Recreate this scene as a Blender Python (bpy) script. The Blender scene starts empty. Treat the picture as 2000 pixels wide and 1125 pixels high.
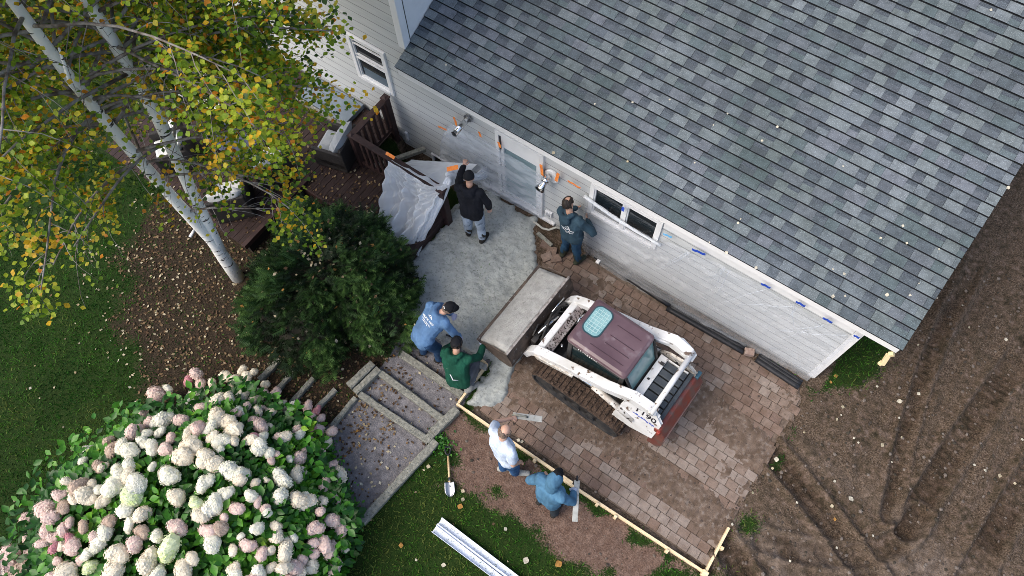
import bpy, bmesh, math, random
import numpy as np
from mathutils import Matrix, Vector, Euler
from mathutils.bvhtree import BVHTree
random.seed(7); np.random.seed(7)
SC = bpy.context.scene
COL = SC.collection
PI = math.pi
# ------------------------------------------------------------------ camera, sky, sun, exposure
HC = 12.5
FPX = 1420.0
RM = Matrix(((0.8193122874639777, -0.5126084480127658, 0.25682670156447557),
             (0.572787207832011, 0.7515991128230264, -0.32712931410628465),
             (-0.025341471041620843, 0.4151281159227632, 0.9094099500312626)))
cd = bpy.data.cameras.new('camera'); cam = bpy.data.objects.new('camera', cd); COL.objects.link(cam)
cam.matrix_world = Matrix.Translation((0, 0, HC)) @ RM.to_4x4()
cd.sensor_width = 36.0; cd.lens = 36.0 * FPX / 2000.0; cd.clip_end = 400.0; cd.clip_start = 0.1
SC.camera = cam
SUN_EL, SUN_AZ = math.radians(52), math.radians(215)
w = bpy.data.worlds.new('World'); SC.world = w; w.use_nodes = True
nt = w.node_tree
sky = nt.nodes.new('ShaderNodeTexSky'); sky.sky_type = 'NISHITA'; sky.sun_disc = False
sky.sun_elevation = SUN_EL; sky.sun_rotation = SUN_AZ; sky.dust_density = 4.0; sky.air_density = 1.0; sky.ozone_density = 0.2
bg = nt.nodes['Background']; nt.links.new(sky.outputs[0], bg.inputs[0]); bg.inputs[1].default_value = 0.15
sl = bpy.data.lights.new('sun', 'SUN'); sl.energy = 0.75; sl.angle = math.radians(35); sl.color = (1.0, 0.985, 0.91)
sun = bpy.data.objects.new('sun', sl); COL.objects.link(sun)
sun.rotation_euler = (PI / 2 - SUN_EL, 0, PI - SUN_AZ)
sun.location = (0, 0, 20)
SC.view_settings.view_transform = 'Standard'; SC.view_settings.look = 'None'
SC.view_settings.exposure = 0.88; SC.view_settings.gamma = 1.0
SC.cycles.filter_width = 0.85
SC.cycles.use_denoising = True; SC.cycles.denoiser = 'OPENIMAGEDENOISE'; SC.cycles.denoising_prefilter = 'NONE'; SC.cycles.denoising_input_passes = 'RGB_ALBEDO_NORMAL'; SC.cycles.use_adaptive_sampling = False
SC.cycles.max_bounces = 6; SC.cycles.transparent_max_bounces = 12
SC.cycles.diffuse_bounces = 3; SC.cycles.glossy_bounces = 2; SC.cycles.transmission_bounces = 3
SC.cycles.caustics_reflective = False; SC.cycles.caustics_refractive = False

# ------------------------------------------------------------------ helpers
def ray(x, y):
    return (RM @ Vector((x - 1000.0, -(y - 562.5), -FPX))).normalized()
def P(x, y, z=0.0):                 # photo point -> place at height z
    d = ray(x, y); t = (z - HC) / d.z
    return Vector((d.x * t, d.y * t, z))
def PY(x, y, Y):                    # photo point -> place on the plane Y
    d = ray(x, y); t = Y / d.y
    return Vector((d.x * t, Y, HC + d.z * t))

WM = {}
def setp(o, kw):
    for k, v in kw.items():
        if v is not None: o[k] = v
def root(name, loc, label=None, category=None, group=None, rz=0.0, kind=None):
    o = bpy.data.objects.new(name, None); COL.objects.link(o)
    o.empty_display_size = 0.2
    o.location = loc; o.rotation_euler = (0, 0, rz)
    WM[o] = Matrix.Translation(loc) @ Matrix.Rotation(rz, 4, 'Z')
    setp(o, dict(label=label, category=category, group=group, kind=kind))
    return o
def link(name, me, parent=None, loc=None, mat4=None, **kw):
    o = bpy.data.objects.new(name, me); COL.objects.link(o)
    if mat4 is None:
        mat4 = Matrix.Translation(loc) if loc is not None else Matrix.Identity(4)
    WM[o] = mat4
    if parent is not None:
        o.parent = parent
        o.matrix_local = WM[parent].inverted() @ mat4
    else:
        o.matrix_world = mat4
    setp(o, kw)
    return o

class MB:
    def __init__(s): s.v = []; s.f = []; s.m = []
    def add(s, vs, fs, mi=0):
        b = len(s.v); s.v += [tuple(q) for q in vs]
        for f in fs: s.f.append(tuple(b + i for i in f)); s.m.append(mi)
    def box(s, c, size, mi=0, rot=None, taper=None):
        hx, hy, hz = size[0] / 2, size[1] / 2, size[2] / 2
        vs = [Vector((x, y, z)) for z in (-hz, hz) for (x, y) in ((-hx, -hy), (hx, -hy), (hx, hy), (-hx, hy))]
        if taper:
            for q in vs[4:]: q.x *= taper[0]; q.y *= taper[1]
        if rot is not None: vs = [rot @ q for q in vs]
        c = Vector(c)
        s.add([q + c for q in vs], [(0, 3, 2, 1), (4, 5, 6, 7), (0, 1, 5, 4), (1, 2, 6, 5), (2, 3, 7, 6), (3, 0, 4, 7)], mi)
    def beam(s, a, b, wd, ht, mi=0, up=(0, 0, 1)):
        a = Vector(a); b = Vector(b); d = (b - a); L = d.length; d.normalize()
        u = Vector(up); sd = d.cross(u)
        if sd.length < 1e-4: sd = d.cross(Vector((1, 0, 0)))
        sd.normalize(); u = sd.cross(d)
        R = Matrix((d, sd, u)).transposed()
        s.box((a + b) / 2, (L, wd, ht), mi, R)
    def prism(s, pts, axis_vec, mi=0):
        n = len(pts); a = Vector(axis_vec); pts = [Vector(q) for q in pts]
        fs = [tuple(range(n))[::-1], tuple(range(n, 2 * n))]
        fs += [(i, (i + 1) % n, n + (i + 1) % n, n + i) for i in range(n)]
        s.add(pts + [q + a for q in pts], fs, mi)
    def tube(s, pts, rad, n=8, mi=0, caps=True):
        pts = [Vector(q) for q in pts]
        if not hasattr(rad, '__len__'): rad = [rad] * len(pts)
        b = len(s.v); N = len(pts); ref = None
        for i, q in enumerate(pts):
            d = (pts[min(i + 1, N - 1)] - pts[max(i - 1, 0)]).normalized()
            if ref is None:
                ref = Vector((0, 0, 1)) if abs(d.z) < .9 else Vector((1, 0, 0))
            sd = d.cross(ref).normalized(); up = sd.cross(d).normalized(); ref = up
            for k in range(n):
                a = 2 * PI * k / n
                s.v.append(tuple(q + (sd * math.cos(a) + up * math.sin(a)) * rad[i]))
        for i in range(N - 1):
            for k in range(n):
                s.f.append((b + i * n + k, b + i * n + (k + 1) % n, b + (i + 1) * n + (k + 1) % n, b + (i + 1) * n + k)); s.m.append(mi)
        if caps:
            s.f.append(tuple(b + k for k in range(n))[::-1]); s.m.append(mi)
            s.f.append(tuple(b + (N - 1) * n + k for k in range(n))); s.m.append(mi)
    def cap(s, a, b, ra, rb, n=10, mi=0):     # tapered capsule
        a = Vector(a); b = Vector(b); d = b - a
        if d.length < 1e-5: d = Vector((0, 0, 1e-4)); b = a + d
        u = d.normalized(); pts = []; rs = []
        for t in (-1.0, -.85, -.5, 0.0): pts.append(a + u * ra * t); rs.append(max(.02, math.sqrt(max(0, 1 - t * t))) * ra)
        for t in (0.0, .5, .85, 1.0): pts.append(b + u * rb * t); rs.append(max(.02, math.sqrt(max(0, 1 - t * t))) * rb)
        s.tube(pts, rs, n, mi)
    def ell(s, c, r, mi=0, rot=None, nu=12, nv=8):
        c = Vector(c); vs = [Vector((0, 0, -1))]
        for i in range(1, nv):
            t = -PI / 2 + PI * i / nv
            for k in range(nu): a = 2 * PI * k / nu; vs.append(Vector((math.cos(t) * math.cos(a), math.cos(t) * math.sin(a), math.sin(t))))
        vs.append(Vector((0, 0, 1)))
        vs = [Vector((q.x * r[0], q.y * r[1], q.z * r[2])) for q in vs]
        if rot is not None: vs = [rot @ q for q in vs]
        fs = [(0, 1 + (k + 1) % nu, 1 + k) for k in range(nu)]
        for i in range(nv - 2):
            for k in range(nu):
                p = 1 + i * nu; fs.append((p + k, p + (k + 1) % nu, p + nu + (k + 1) % nu, p + nu + k))
        L = len(vs) - 1; p = 1 + (nv - 2) * nu
        fs += [(p + k, p + (k + 1) % nu, L) for k in range(nu)]
        s.add([q + c for q in vs], fs, mi)
    def grid(s, fn, nu, nv, mi=0):
        b = len(s.v)
        for j in range(nv + 1):
            for i in range(nu + 1): s.v.append(tuple(fn(i / nu, j / nv)))
        for j in range(nv):
            for i in range(nu):
                q = b + j * (nu + 1) + i
                s.f.append((q, q + 1, q + nu + 2, q + nu + 1)); s.m.append(mi)
    def mesh(s, name, mats, smooth=False, inv=None):
        me = bpy.data.meshes.new(name)
        v = s.v if inv is None else [tuple(inv @ Vector(q)) for q in s.v]
        me.from_pydata(v, [], s.f)
        for m in (mats if isinstance(mats, (list, tuple)) else [mats]): me.materials.append(m)
        if len(me.materials) > 1: me.polygons.foreach_set('material_index', s.m)
        if smooth: me.polygons.foreach_set('use_smooth', [True] * len(s.f))
        me.update()
        return me
    def build(s, name, mats, parent=None, smooth=False, bevel=0.0, local=False, at=None, **kw):
        # coordinates are world unless local (then they are in the parent's own frame)
        if parent is not None:
            inv = None if local else WM[parent].inverted()
            me = s.mesh(name, mats, smooth, inv)
            o = link(name, me, parent, mat4=WM[parent], **kw)
        else:
            if at is None:
                a = np.array(s.v); at = Vector((float((a[:, 0].min() + a[:, 0].max()) / 2), float((a[:, 1].min() + a[:, 1].max()) / 2), float(a[:, 2].min())))
            me = s.mesh(name, mats, smooth, Matrix.Translation(at).inverted())
            o = link(name, me, None, loc=at, **kw)
        if bevel:
            b = o.modifiers.new('bevel', 'BEVEL'); b.width = bevel; b.segments = 2; b.limit_method = 'ANGLE'; b.angle_limit = math.radians(35)
        return o

def np_mesh(name, V, Fq, mats, mi=None, smooth=False):
    me = bpy.data.meshes.new(name)
    V = np.asarray(V, np.float32); Fq = np.asarray(Fq, np.int32); k = Fq.shape[1]
    me.vertices.add(len(V)); me.vertices.foreach_set('co', V.ravel())
    me.loops.add(Fq.size); me.loops.foreach_set('vertex_index', Fq.ravel())
    me.polygons.add(len(Fq)); me.polygons.foreach_set('loop_start', np.arange(0, Fq.size, k, dtype=np.int32))
    try: me.polygons.foreach_set('loop_total', np.full(len(Fq), k, np.int32))
    except Exception: pass
    for m in (mats if isinstance(mats, (list, tuple)) else [mats]): me.materials.append(m)
    if mi is not None: me.polygons.foreach_set('material_index', np.asarray(mi, np.int32))
    if smooth: me.polygons.foreach_set('use_smooth', np.ones(len(Fq), bool))
    me.update(calc_edges=True); me.validate()
    return me

# value noise in numpy (2D / 3D by folding)
_G = np.random.RandomState(3).rand(256, 256)
def vn(x, y):
    x = np.asarray(x, float); y = np.asarray(y, float)
    xi = np.floor(x).astype(int); yi = np.floor(y).astype(int); fx = x - xi; fy = y - yi
    fx = fx * fx * (3 - 2 * fx); fy = fy * fy * (3 - 2 * fy)
    a = _G[xi % 256, yi % 256]; b = _G[(xi + 1) % 256, yi % 256]; c = _G[xi % 256, (yi + 1) % 256]; d = _G[(xi + 1) % 256, (yi + 1) % 256]
    return (a * (1 - fx) + b * fx) * (1 - fy) + (c * (1 - fx) + d * fx) * fy
def fbm(x, y, o=4):
    s = 0; a = .5; t = 0
    for i in range(o): s = s + a * vn(x * 2 ** i + 17.3 * i, y * 2 ** i + 9.1 * i); t += a; a *= .5
    return s / t
def sdist(X, Y, poly):              # signed distance, positive inside
    X = np.asarray(X, float); Y = np.asarray(Y, float)
    ins = np.zeros(X.shape, bool); dm = np.full(X.shape, 1e9); n = len(poly)
    for i in range(n):
        x0, y0 = poly[i][:2]; x1, y1 = poly[(i + 1) % n][:2]
        ex, ey = x1 - x0, y1 - y0; L = ex * ex + ey * ey + 1e-12
        t = np.clip(((X - x0) * ex + (Y - y0) * ey) / L, 0, 1)
        dm = np.minimum(dm, (X - x0 - t * ex) ** 2 + (Y - y0 - t * ey) ** 2)
        c = ((y0 > Y) != (y1 > Y)) & (X < (x1 - x0) * (Y - y0) / ((y1 - y0) if abs(y1 - y0) > 1e-9 else 1e-9) + x0)
        ins ^= c
    return np.where(ins, 1, -1) * np.sqrt(dm)
def sstep(a, b, x): t = np.clip((x - a) / (b - a), 0, 1); return t * t * (3 - 2 * t)

# ------------------------------------------------------------------ materials
def mat(name, col, rough=.75, col2=None, scale=6.0, det=4.0, lo=.35, hi=.65, bump=0.0, bscale=60.0, metal=0.0, spec=.35,
        col3=None, s3=30.0, lo3=.55, hi3=.7, stretch=None, coat=0.0, trans=0.0, stain=False):
    m = bpy.data.materials.new(name); m.use_nodes = True; t = m.node_tree; L = t.links
    b = t.nodes['Principled BSDF']
    b.inputs['Roughness'].default_value = rough; b.inputs['Metallic'].default_value = metal
    b.inputs['Specular IOR Level'].default_value = spec
    if coat: b.inputs['Coat Weight'].default_value = coat; b.inputs['Coat Roughness'].default_value = .15
    g = t.nodes.new('ShaderNodeNewGeometry'); vec = g.outputs['Position']
    if stretch:
        mp = t.nodes.new('ShaderNodeMapping'); mp.inputs['Scale'].default_value = stretch; L.new(vec, mp.inputs[0]); vec = mp.outputs[0]
    c4 = lambda c: (c[0], c[1], c[2], 1)
    out = None
    if col2 is not None:
        n = t.nodes.new('ShaderNodeTexNoise'); n.inputs['Scale'].default_value = scale; n.inputs['Detail'].default_value = det; L.new(vec, n.inputs['Vector'])
        r = t.nodes.new('ShaderNodeValToRGB'); r.color_ramp.elements[0].position = lo; r.color_ramp.elements[1].position = hi
        r.color_ramp.elements[0].color = c4(col); r.color_ramp.elements[1].color = c4(col2); L.new(n.outputs['Fac'], r.inputs[0]); out = r.outputs[0]
    if col3 is not None:
        n = t.nodes.new('ShaderNodeTexNoise'); n.inputs['Scale'].default_value = s3; n.inputs['Detail'].default_value = 3; L.new(vec, n.inputs['Vector'])
        r = t.nodes.new('ShaderNodeMapRange'); r.inputs[1].default_value = lo3; r.inputs[2].default_value = hi3; L.new(n.outputs['Fac'], r.inputs[0])
        x = t.nodes.new('ShaderNodeMix'); x.data_type = 'RGBA'; L.new(r.outputs[0], x.inputs['Factor'])
        if out is not None: L.new(out, x.inputs[6])
        else: x.inputs[6].default_value = c4(col)
        x.inputs[7].default_value = c4(col3); out = x.outputs[2]
    if stain and out is not None:      # broad weathering over many pieces
        n = t.nodes.new('ShaderNodeTexNoise'); n.inputs['Scale'].default_value = .55; n.inputs['Detail'].default_value = 5; L.new(g.outputs['Position'], n.inputs['Vector'])
        r = t.nodes.new('ShaderNodeValToRGB'); r.color_ramp.elements[0].position = .36; r.color_ramp.elements[1].position = .6; r.color_ramp.elements[0].color = (.70, .74, .70, 1); r.color_ramp.elements[1].color = (1.05, 1.05, 1.05, 1); L.new(n.outputs['Fac'], r.inputs[0])
        x = t.nodes.new('ShaderNodeMix'); x.data_type = 'RGBA'; x.blend_type = 'MULTIPLY'; x.inputs['Factor'].default_value = 1; L.new(out, x.inputs[6]); L.new(r.outputs[0], x.inputs[7]); out = x.outputs[2]
    if out is not None: L.new(out, b.inputs['Base Color'])
    else: b.inputs['Base Color'].default_value = c4(col)
    if bump:
        n = t.nodes.new('ShaderNodeTexNoise'); n.inputs['Scale'].default_value = bscale; n.inputs['Detail'].default_value = 3; L.new(vec, n.inputs['Vector'])
        bp = t.nodes.new('ShaderNodeBump'); bp.inputs['Strength'].default_value = bump; bp.inputs['Distance'].default_value = .02
        L.new(n.outputs['Fac'], bp.inputs['Height']); L.new(bp.outputs[0], b.inputs['Normal'])
    if trans:
        tr = t.nodes.new('ShaderNodeBsdfTranslucent')
        if out is not None: L.new(out, tr.inputs[0])
        else: tr.inputs[0].default_value = c4(col)
        mx = t.nodes.new('ShaderNodeMixShader'); mx.inputs[0].default_value = trans
        L.new(b.outputs[0], mx.inputs[1]); L.new(tr.outputs[0], mx.inputs[2]); L.new(mx.outputs[0], t.nodes['Material Output'].inputs[0])
    return m
def plastic(name, lo, hi, scale=3.0, stretch=(1, 1, 1), tint=(.80, .85, .93), rough=.25, fold=False):
    m = bpy.data.materials.new(name); m.use_nodes = True; t = m.node_tree; L = t.links
    b = t.nodes['Principled BSDF']; b.inputs['Base Color'].default_value = (*tint, 1); b.inputs['Roughness'].default_value = rough
    b.inputs['Specular IOR Level'].default_value = .6
    g = t.nodes.new('ShaderNodeNewGeometry'); mp = t.nodes.new('ShaderNodeMapping'); mp.inputs['Scale'].default_value = stretch
    L.new(g.outputs['Position'], mp.inputs[0])
    n = t.nodes.new('ShaderNodeTexNoise'); n.inputs['Scale'].default_value = scale; n.inputs['Detail'].default_value = 5; L.new(mp.outputs[0], n.inputs['Vector'])
    r = t.nodes.new('ShaderNodeMapRange'); r.inputs[1].default_value = .35; r.inputs[2].default_value = .7; r.inputs[3].default_value = lo; r.inputs[4].default_value = hi
    L.new(n.outputs['Fac'], r.inputs[0])
    if fold:
        lw = t.nodes.new('ShaderNodeLayerWeight'); lw.inputs[0].default_value = .5
        fr = t.nodes.new('ShaderNodeMapRange'); fr.inputs[1].default_value = .15; fr.inputs[2].default_value = .75; fr.inputs[3].default_value = lo; fr.inputs[4].default_value = hi; L.new(lw.outputs['Facing'], fr.inputs[0])
        av = t.nodes.new('ShaderNodeMath'); av.operation = 'MULTIPLY_ADD'; L.new(r.outputs[0], av.inputs[0]); av.inputs[1].default_value = .35; sc_ = t.nodes.new('ShaderNodeMath'); sc_.operation = 'MULTIPLY'; L.new(fr.outputs[0], sc_.inputs[0]); sc_.inputs[1].default_value = .75; L.new(sc_.outputs[0], av.inputs[2]); r = av
    tr = t.nodes.new('ShaderNodeBsdfTransparent'); tr.inputs[0].default_value = (.97, .98, 1, 1)
    tl = t.nodes.new('ShaderNodeBsdfTranslucent'); tl.inputs[0].default_value = (*tint, 1)
    m0 = t.nodes.new('ShaderNodeMixShader'); m0.inputs[0].default_value = .3 if fold else 0.0; L.new(b.outputs[0], m0.inputs[1]); L.new(tl.outputs[0], m0.inputs[2])
    mx = t.nodes.new('ShaderNodeMixShader'); L.new(r.outputs[0], mx.inputs[0]); L.new(tr.outputs[0], mx.inputs[1]); L.new(m0.outputs[0], mx.inputs[2])
    L.new(mx.outputs[0], t.nodes['Material Output'].inputs[0])
    return m
M = {}
M['siding'] = mat('siding', (.49, .515, .525), .55, (.55, .57, .575), 2.5, spec=.3, bump=.06, bscale=14, stretch=(1, 1, 9))
M['white'] = mat('white_paint', (.78, .79, .80), .45, (.70, .71, .72), 5, lo=.45, hi=.8, spec=.4)
M['glass'] = mat('window_glass', (.012, .018, .022), .06, spec=.6)
M['glass_blue'] = mat('door_glass', (.20, .30, .33), .12, (.30, .40, .43), 1.2, spec=.6)
M['pane_reflection'] = mat('window_reflection', (.10, .14, .18), .5, spec=.4)  # flat colour for the blue-grey reflection in the lower sash
M['edge_dark'] = mat('shingle_edge', (.012, .014, .016), .9, spec=.1)
SH = []
for i, c in enumerate([(.132, .155, .174), (.098, .117, .137), (.146, .171, .183), (.103, .131, .144), (.089, .103, .121), (.132, .148, .172), (.160, .184, .202)]):
    d = tuple(q * .68 for q in c); l = tuple(q * 1.7 for q in c)
    SH.append(mat('shingle_granules_%d' % i, d, .92, c, 9, 5, .3, .62, bump=.25, bscale=160, spec=.2, col3=l, s3=95, lo3=.55, hi3=.68, stain=True))
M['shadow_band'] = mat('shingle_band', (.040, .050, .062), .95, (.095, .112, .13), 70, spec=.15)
M['wood_new'] = mat('new_lumber', (.72, .55, .33), .7, (.82, .68, .46), 5, stretch=(1.5, 6, 12), bump=.1, col3=(.45, .30, .15), s3=9, lo3=.62, hi3=.75)
M['wood_grey'] = mat('weathered_timber', (.17, .17, .15), .9, (.30, .30, .26), 7, stretch=(3, 3, 8), bump=.5, bscale=35, col3=(.06, .07, .05), s3=14)
M['deck'] = mat('deck_stain', (.024, .014, .013), .7, (.042, .025, .023), 6, stretch=(8, 1, 4), bump=.25, spec=.3)
M['deck_rail'] = mat('rail_stain', (.026, .014, .014), .6, (.050, .026, .024), 5, bump=.2, spec=.35)
M['steel'] = mat('brushed_steel', (.42, .43, .45), .38, metal=1.0)
M['chrome'] = mat('chrome', (.75, .76, .78), .1, metal=1.0)
M['orange_tape'] = mat('orange_tape', (.85, .22, .03), .5, (.95, .32, .08), 20)
M['blue_tape'] = mat('blue_tape', (.015, .06, .42), .5, (.03, .09, .52), 20)
M['ltblue_tape'] = mat('light_blue_tape', (.12, .42, .75), .5, (.2, .5, .8), 20)
M['black'] = mat('black_plastic', (.012, .013, .016), .45, (.025, .026, .03), 12)
M['soil'] = mat('bare_soil', (.06, .045, .038), .95, (.11, .085, .07), 10, bump=.7, bscale=40)
# ground with region masks
def ground_mat():
    m = bpy.data.materials.new('ground'); m.use_nodes = True; t = m.node_tree; L = t.links; b = t.nodes['Principled BSDF']
    b.inputs['Roughness'].default_value = .95; b.inputs['Specular IOR Level'].default_value = .2
    at = t.nodes.new('ShaderNodeVertexColor'); at.layer_name = 'mask'; wt = t.nodes.new('ShaderNodeVertexColor'); wt.layer_name = 'wet'; ws = t.nodes.new('ShaderNodeSeparateColor'); L.new(wt.outputs[0], ws.inputs[0])
    sp = t.nodes.new('ShaderNodeSeparateColor'); L.new(at.outputs[0], sp.inputs[0])
    g = t.nodes.new('ShaderNodeNewGeometry')
    def noise(s, d=5):
        n = t.nodes.new('ShaderNodeTexNoise'); n.inputs['Scale'].default_value = s; n.inputs['Detail'].default_value = d; n.inputs['Roughness'].default_value = .62
        L.new(g.outputs['Position'], n.inputs['Vector']); return n.outputs['Fac']
    def ramp(f, stops):
        r = t.nodes.new('ShaderNodeValToRGB'); e = r.color_ramp.elements
        while len(e) < len(stops): e.new(.5)
        for k, (p, c) in enumerate(stops): e[k].position = p; e[k].color = (*c, 1)
        L.new(f, r.inputs[0]); return r.outputs[0]
    def mix(f, a, c):
        x = t.nodes.new('ShaderNodeMix'); x.data_type = 'RGBA'; L.new(f, x.inputs['Factor']); L.new(a, x.inputs[6]); L.new(c, x.inputs[7]); return x.outputs[2]
    n1, n2, n3 = noise(9), noise(38), noise(2.2)
    def mask(ch, nf=n2):
        a = t.nodes.new('ShaderNodeMath'); a.operation = 'MULTIPLY_ADD'; L.new(nf, a.inputs[0]); a.inputs[1].default_value = 1.1
        s2 = t.nodes.new('ShaderNodeMath'); s2.operation = 'SUBTRACT'; L.new(sp.outputs[ch] if ch < 3 else at.outputs['Alpha'], s2.inputs[0]); s2.inputs[1].default_value = .55
        L.new(s2.outputs[0], a.inputs[2])
        r = t.nodes.new('ShaderNodeMapRange'); r.inputs[1].default_value = .38; r.inputs[2].default_value = .62; L.new(a.outputs[0], r.inputs[0]); return r.outputs[0]
    grass = ramp(n2, [(.3, (.005, .017, .002)), (.5, (.014, .042, .004)), (.72, (.040, .064, .012))])
    grass = mix(n3, grass, ramp(n1, [(.35, (.007, .022, .003)), (.7, (.026, .036, .008))]))
    mud = ramp(n2, [(.30, (.014, .010, .007)), (.42, (.048, .034, .023)), (.53, (.106, .076, .053)), (.63, (.165, .125, .094)), (.75, (.28, .235, .195))])
    mud = mix(ramp(n3, [(.36, (0, 0, 0)), (.62, (.85, .85, .85))]), mud, ramp(n1, [(.34, (.018, .016, .008)), (.46, (.058, .044, .028)), (.56, (.105, .074, .054)), (.68, (.19, .143, .118))]))
    dk_ = t.nodes.new('ShaderNodeMix'); dk_.data_type = 'RGBA'; dk_.blend_type = 'MULTIPLY'; L.new(ws.outputs[0], dk_.inputs['Factor']); L.new(mud, dk_.inputs[6]); dk_.inputs[7].default_value = (.50, .46, .42, 1); mud = dk_.outputs[2]
    pl = t.nodes.new('ShaderNodeMix'); pl.data_type = 'RGBA'; L.new(ws.outputs[1], pl.inputs['Factor']); L.new(mud, pl.inputs[6]); L.new(ramp(n1, [(.3, (.10, .073, .056)), (.5, (.185, .145, .118)), (.7, (.28, .235, .20))]), pl.inputs[7]); mud = pl.outputs[2]
    red = mix(n3, ramp(n1, [(.3, (.060, .030, .020)), (.5, (.120, .074, .054)), (.72, (.225, .155, .122))]), ramp(n2, [(.3, (.065, .042, .030)), (.5, (.15, .10, .078)), (.7, (.28, .20, .165))]))
    lit = ramp(n2, [(.3, (.010, .008, .005)), (.5, (.030, .021, .013)), (.75, (.085, .064, .042))])
    path = ramp(n1, [(.3, (.115, .110, .115)), (.52, (.175, .168, .178)), (.75, (.265, .255, .268))])
    c = mix(mask(2), grass, lit); c = mix(mask(0), c, mud); c = mix(mask(1), c, red); c = mix(mask(3, n1), c, path)
    L.new(c, b.inputs['Base Color'])
    bp = t.nodes.new('ShaderNodeBump'); bp.inputs['Strength'].default_value = .8; bp.inputs['Distance'].default_value = .03
    L.new(n2, bp.inputs['Height']); L.new(bp.outputs[0], b.inputs['Normal'])
    return m
M['ground'] = ground_mat()
# ------------------------------------------------------------------ ground
WY = 6.078                         # front face of the house walls
XC, XL, XR = 1.89, -6.79, 2.305    # house corner, inner corner, roof end
PATIO = [(-2.62, 2.22), (1.80, 2.22), (1.80, 3.6), (1.90, 5.55), (1.75, 5.78), (-3.1, 5.85), (-3.4, 5.3), (-2.9, 4.6)]
WELL = [(-7.45, 4.98), (-5.45, 4.98), (-5.2, 6.1), (-7.45, 6.1)]
STEPS = [(-4.66, .72), (-4.62, 1.25), (-4.66, 2.6), (-4.3, 3.1), (-2.98, 3.1), (-2.95, 1.55), (-3.1, -.5), (-4.2, -.9), (-5.1, -.5)]
RED = [tuple(P(*q)[:2]) for q in ((862, 800), (900, 790), (1130, 960), (1380, 1122), (1420, 1125), (1200, 1125), (1120, 1090), (1010, 1045), (960, 975), (880, 925))]
MUD = [(1.70, 2.15), (2.0, .9), (3.2, -.8), (14, -4), (14, 15), (3.0, 15), (2.62, 9), (2.72, 7.4), (2.25, 6.35), (1.75, 5.85), (1.85, 4.6)]
LIT = [tuple(P(*q)[:2]) for q in ((340, 430), (480, 380), (700, 420), (760, 700), (700, 840), (640, 880), (480, 780), (330, 740), (255, 620), (270, 520))]
RUTS = [((1.2, 4.72), (3.4, 3.95), (6.8, 2.3), .20), ((1.2, 3.02), (2.9, 2.35), (6.2, .1), .20), ((1.5, 2.45), (3.2, 1.3), (6, -1.5), .13),
        ((5.6, 12.5), (4.55, 8.6), (4.2, 4.6), .20), ((6.7, 12.3), (5.6, 8.4), (5.25, 3.6), .20), ((3.4, 9.2), (3.25, 7.2), (3.9, 4.6), .12), ((4.3, 4.9), (4.2, 3.6), (2.4, 3.1), .16)]
def rutd(X, Y):
    z = np.zeros(np.shape(X)); 
    for a, b, c, wd in RUTS:
        dm = np.full(np.shape(X), 1e9); S = np.zeros(np.shape(X)); pts = []
        for i in range(15):
            t = i / 14; pts.append(((1 - t) ** 2 * a[0] + 2 * t * (1 - t) * b[0] + t * t * c[0], (1 - t) ** 2 * a[1] + 2 * t * (1 - t) * b[1] + t * t * c[1]))
        s0 = 0
        for i in range(14):
            x0, y0 = pts[i]; ex, ey = pts[i + 1][0] - x0, pts[i + 1][1] - y0; L = math.hypot(ex, ey)
            t = np.clip(((X - x0) * ex + (Y - y0) * ey) / L ** 2, 0, 1); d = np.hypot(X - x0 - t * ex, Y - y0 - t * ey)
            S = np.where(d < dm, s0 + t * L, S); dm = np.minimum(dm, d); s0 += L
        prof = -.06 * sstep(wd + .04, wd - .04, dm) + .06 * np.exp(-((dm - wd - .06) / .045) ** 2)
        lug = .022 * (np.sin(S * 2 * PI / .13) > 0) * sstep(wd, wd - .06, dm)
        streak = .06 * (vn(dm * 13 + 40, S * .5 + wd * 90) - .5) * np.exp(-(dm / .75) ** 2)
        z = z + prof + lug + streak
    return z
def gz(X, Y):
    X = np.asarray(X, float); Y = np.asarray(Y, float)
    z = .035 * (fbm(X * 1.1, Y * 1.1, 3) - .5) + .02 * (fbm(X * 7, Y * 7, 3) - .5)
    mud = sstep(-.25, .15, sdist(X, Y, MUD)); redm = sstep(-.1, .1, sdist(X, Y, RED))
    z = z + (mud + .7 * redm) * (.075 * (fbm(X * 3.3, Y * 3.3, 4) - .5) + .035 * (fbm(X * 14, Y * 14, 2) - .5)) + rutd(X, Y) * sstep(-.4, .1, sdist(X, Y, MUD))
    p = sstep(-.02, .06, sdist(X, Y, PATIO)); z = z * (1 - p) - .09 * p
    st = sstep(-.04, .04, sdist(X, Y, STEPS)); z = z * (1 - .7 * st)
    wl = sstep(0, .05, sdist(X, Y, WELL)); z = z * (1 - wl) - .55 * wl
    hs = sstep(-.02, .03, np.minimum(np.minimum(X + 14, XC - X), Y - WY)); z = z * (1 - hs) - .3 * hs
    return z
gx = np.concatenate([np.array([-90, -60, -40, -28, -20]), np.arange(-15.5, 8.01, .045), np.array([10, 13, 18, 28, 45, 70])])
gy = np.concatenate([np.array([-70, -40, -20, -12, -8]), np.arange(-5.6, 8.61, .045), np.array([9.2, 10, 11, 12.5, 15, 20, 30, 45, 70])])
GX, GY = np.meshgrid(gx, gy)
GZ = gz(GX, GY)
nx, ny = len(gx), len(gy)
V = np.stack([GX.ravel(), GY.ravel(), GZ.ravel()], 1)
ii = (np.arange(ny - 1)[:, None] * nx + np.arange(nx - 1)[None, :]).ravel()
me = np_mesh('ground', V, np.stack([ii, ii + 1, ii + nx + 1, ii + nx], 1), M['ground'], smooth=True)
ca = me.color_attributes.new('mask', 'FLOAT_COLOR', 'POINT')
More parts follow.
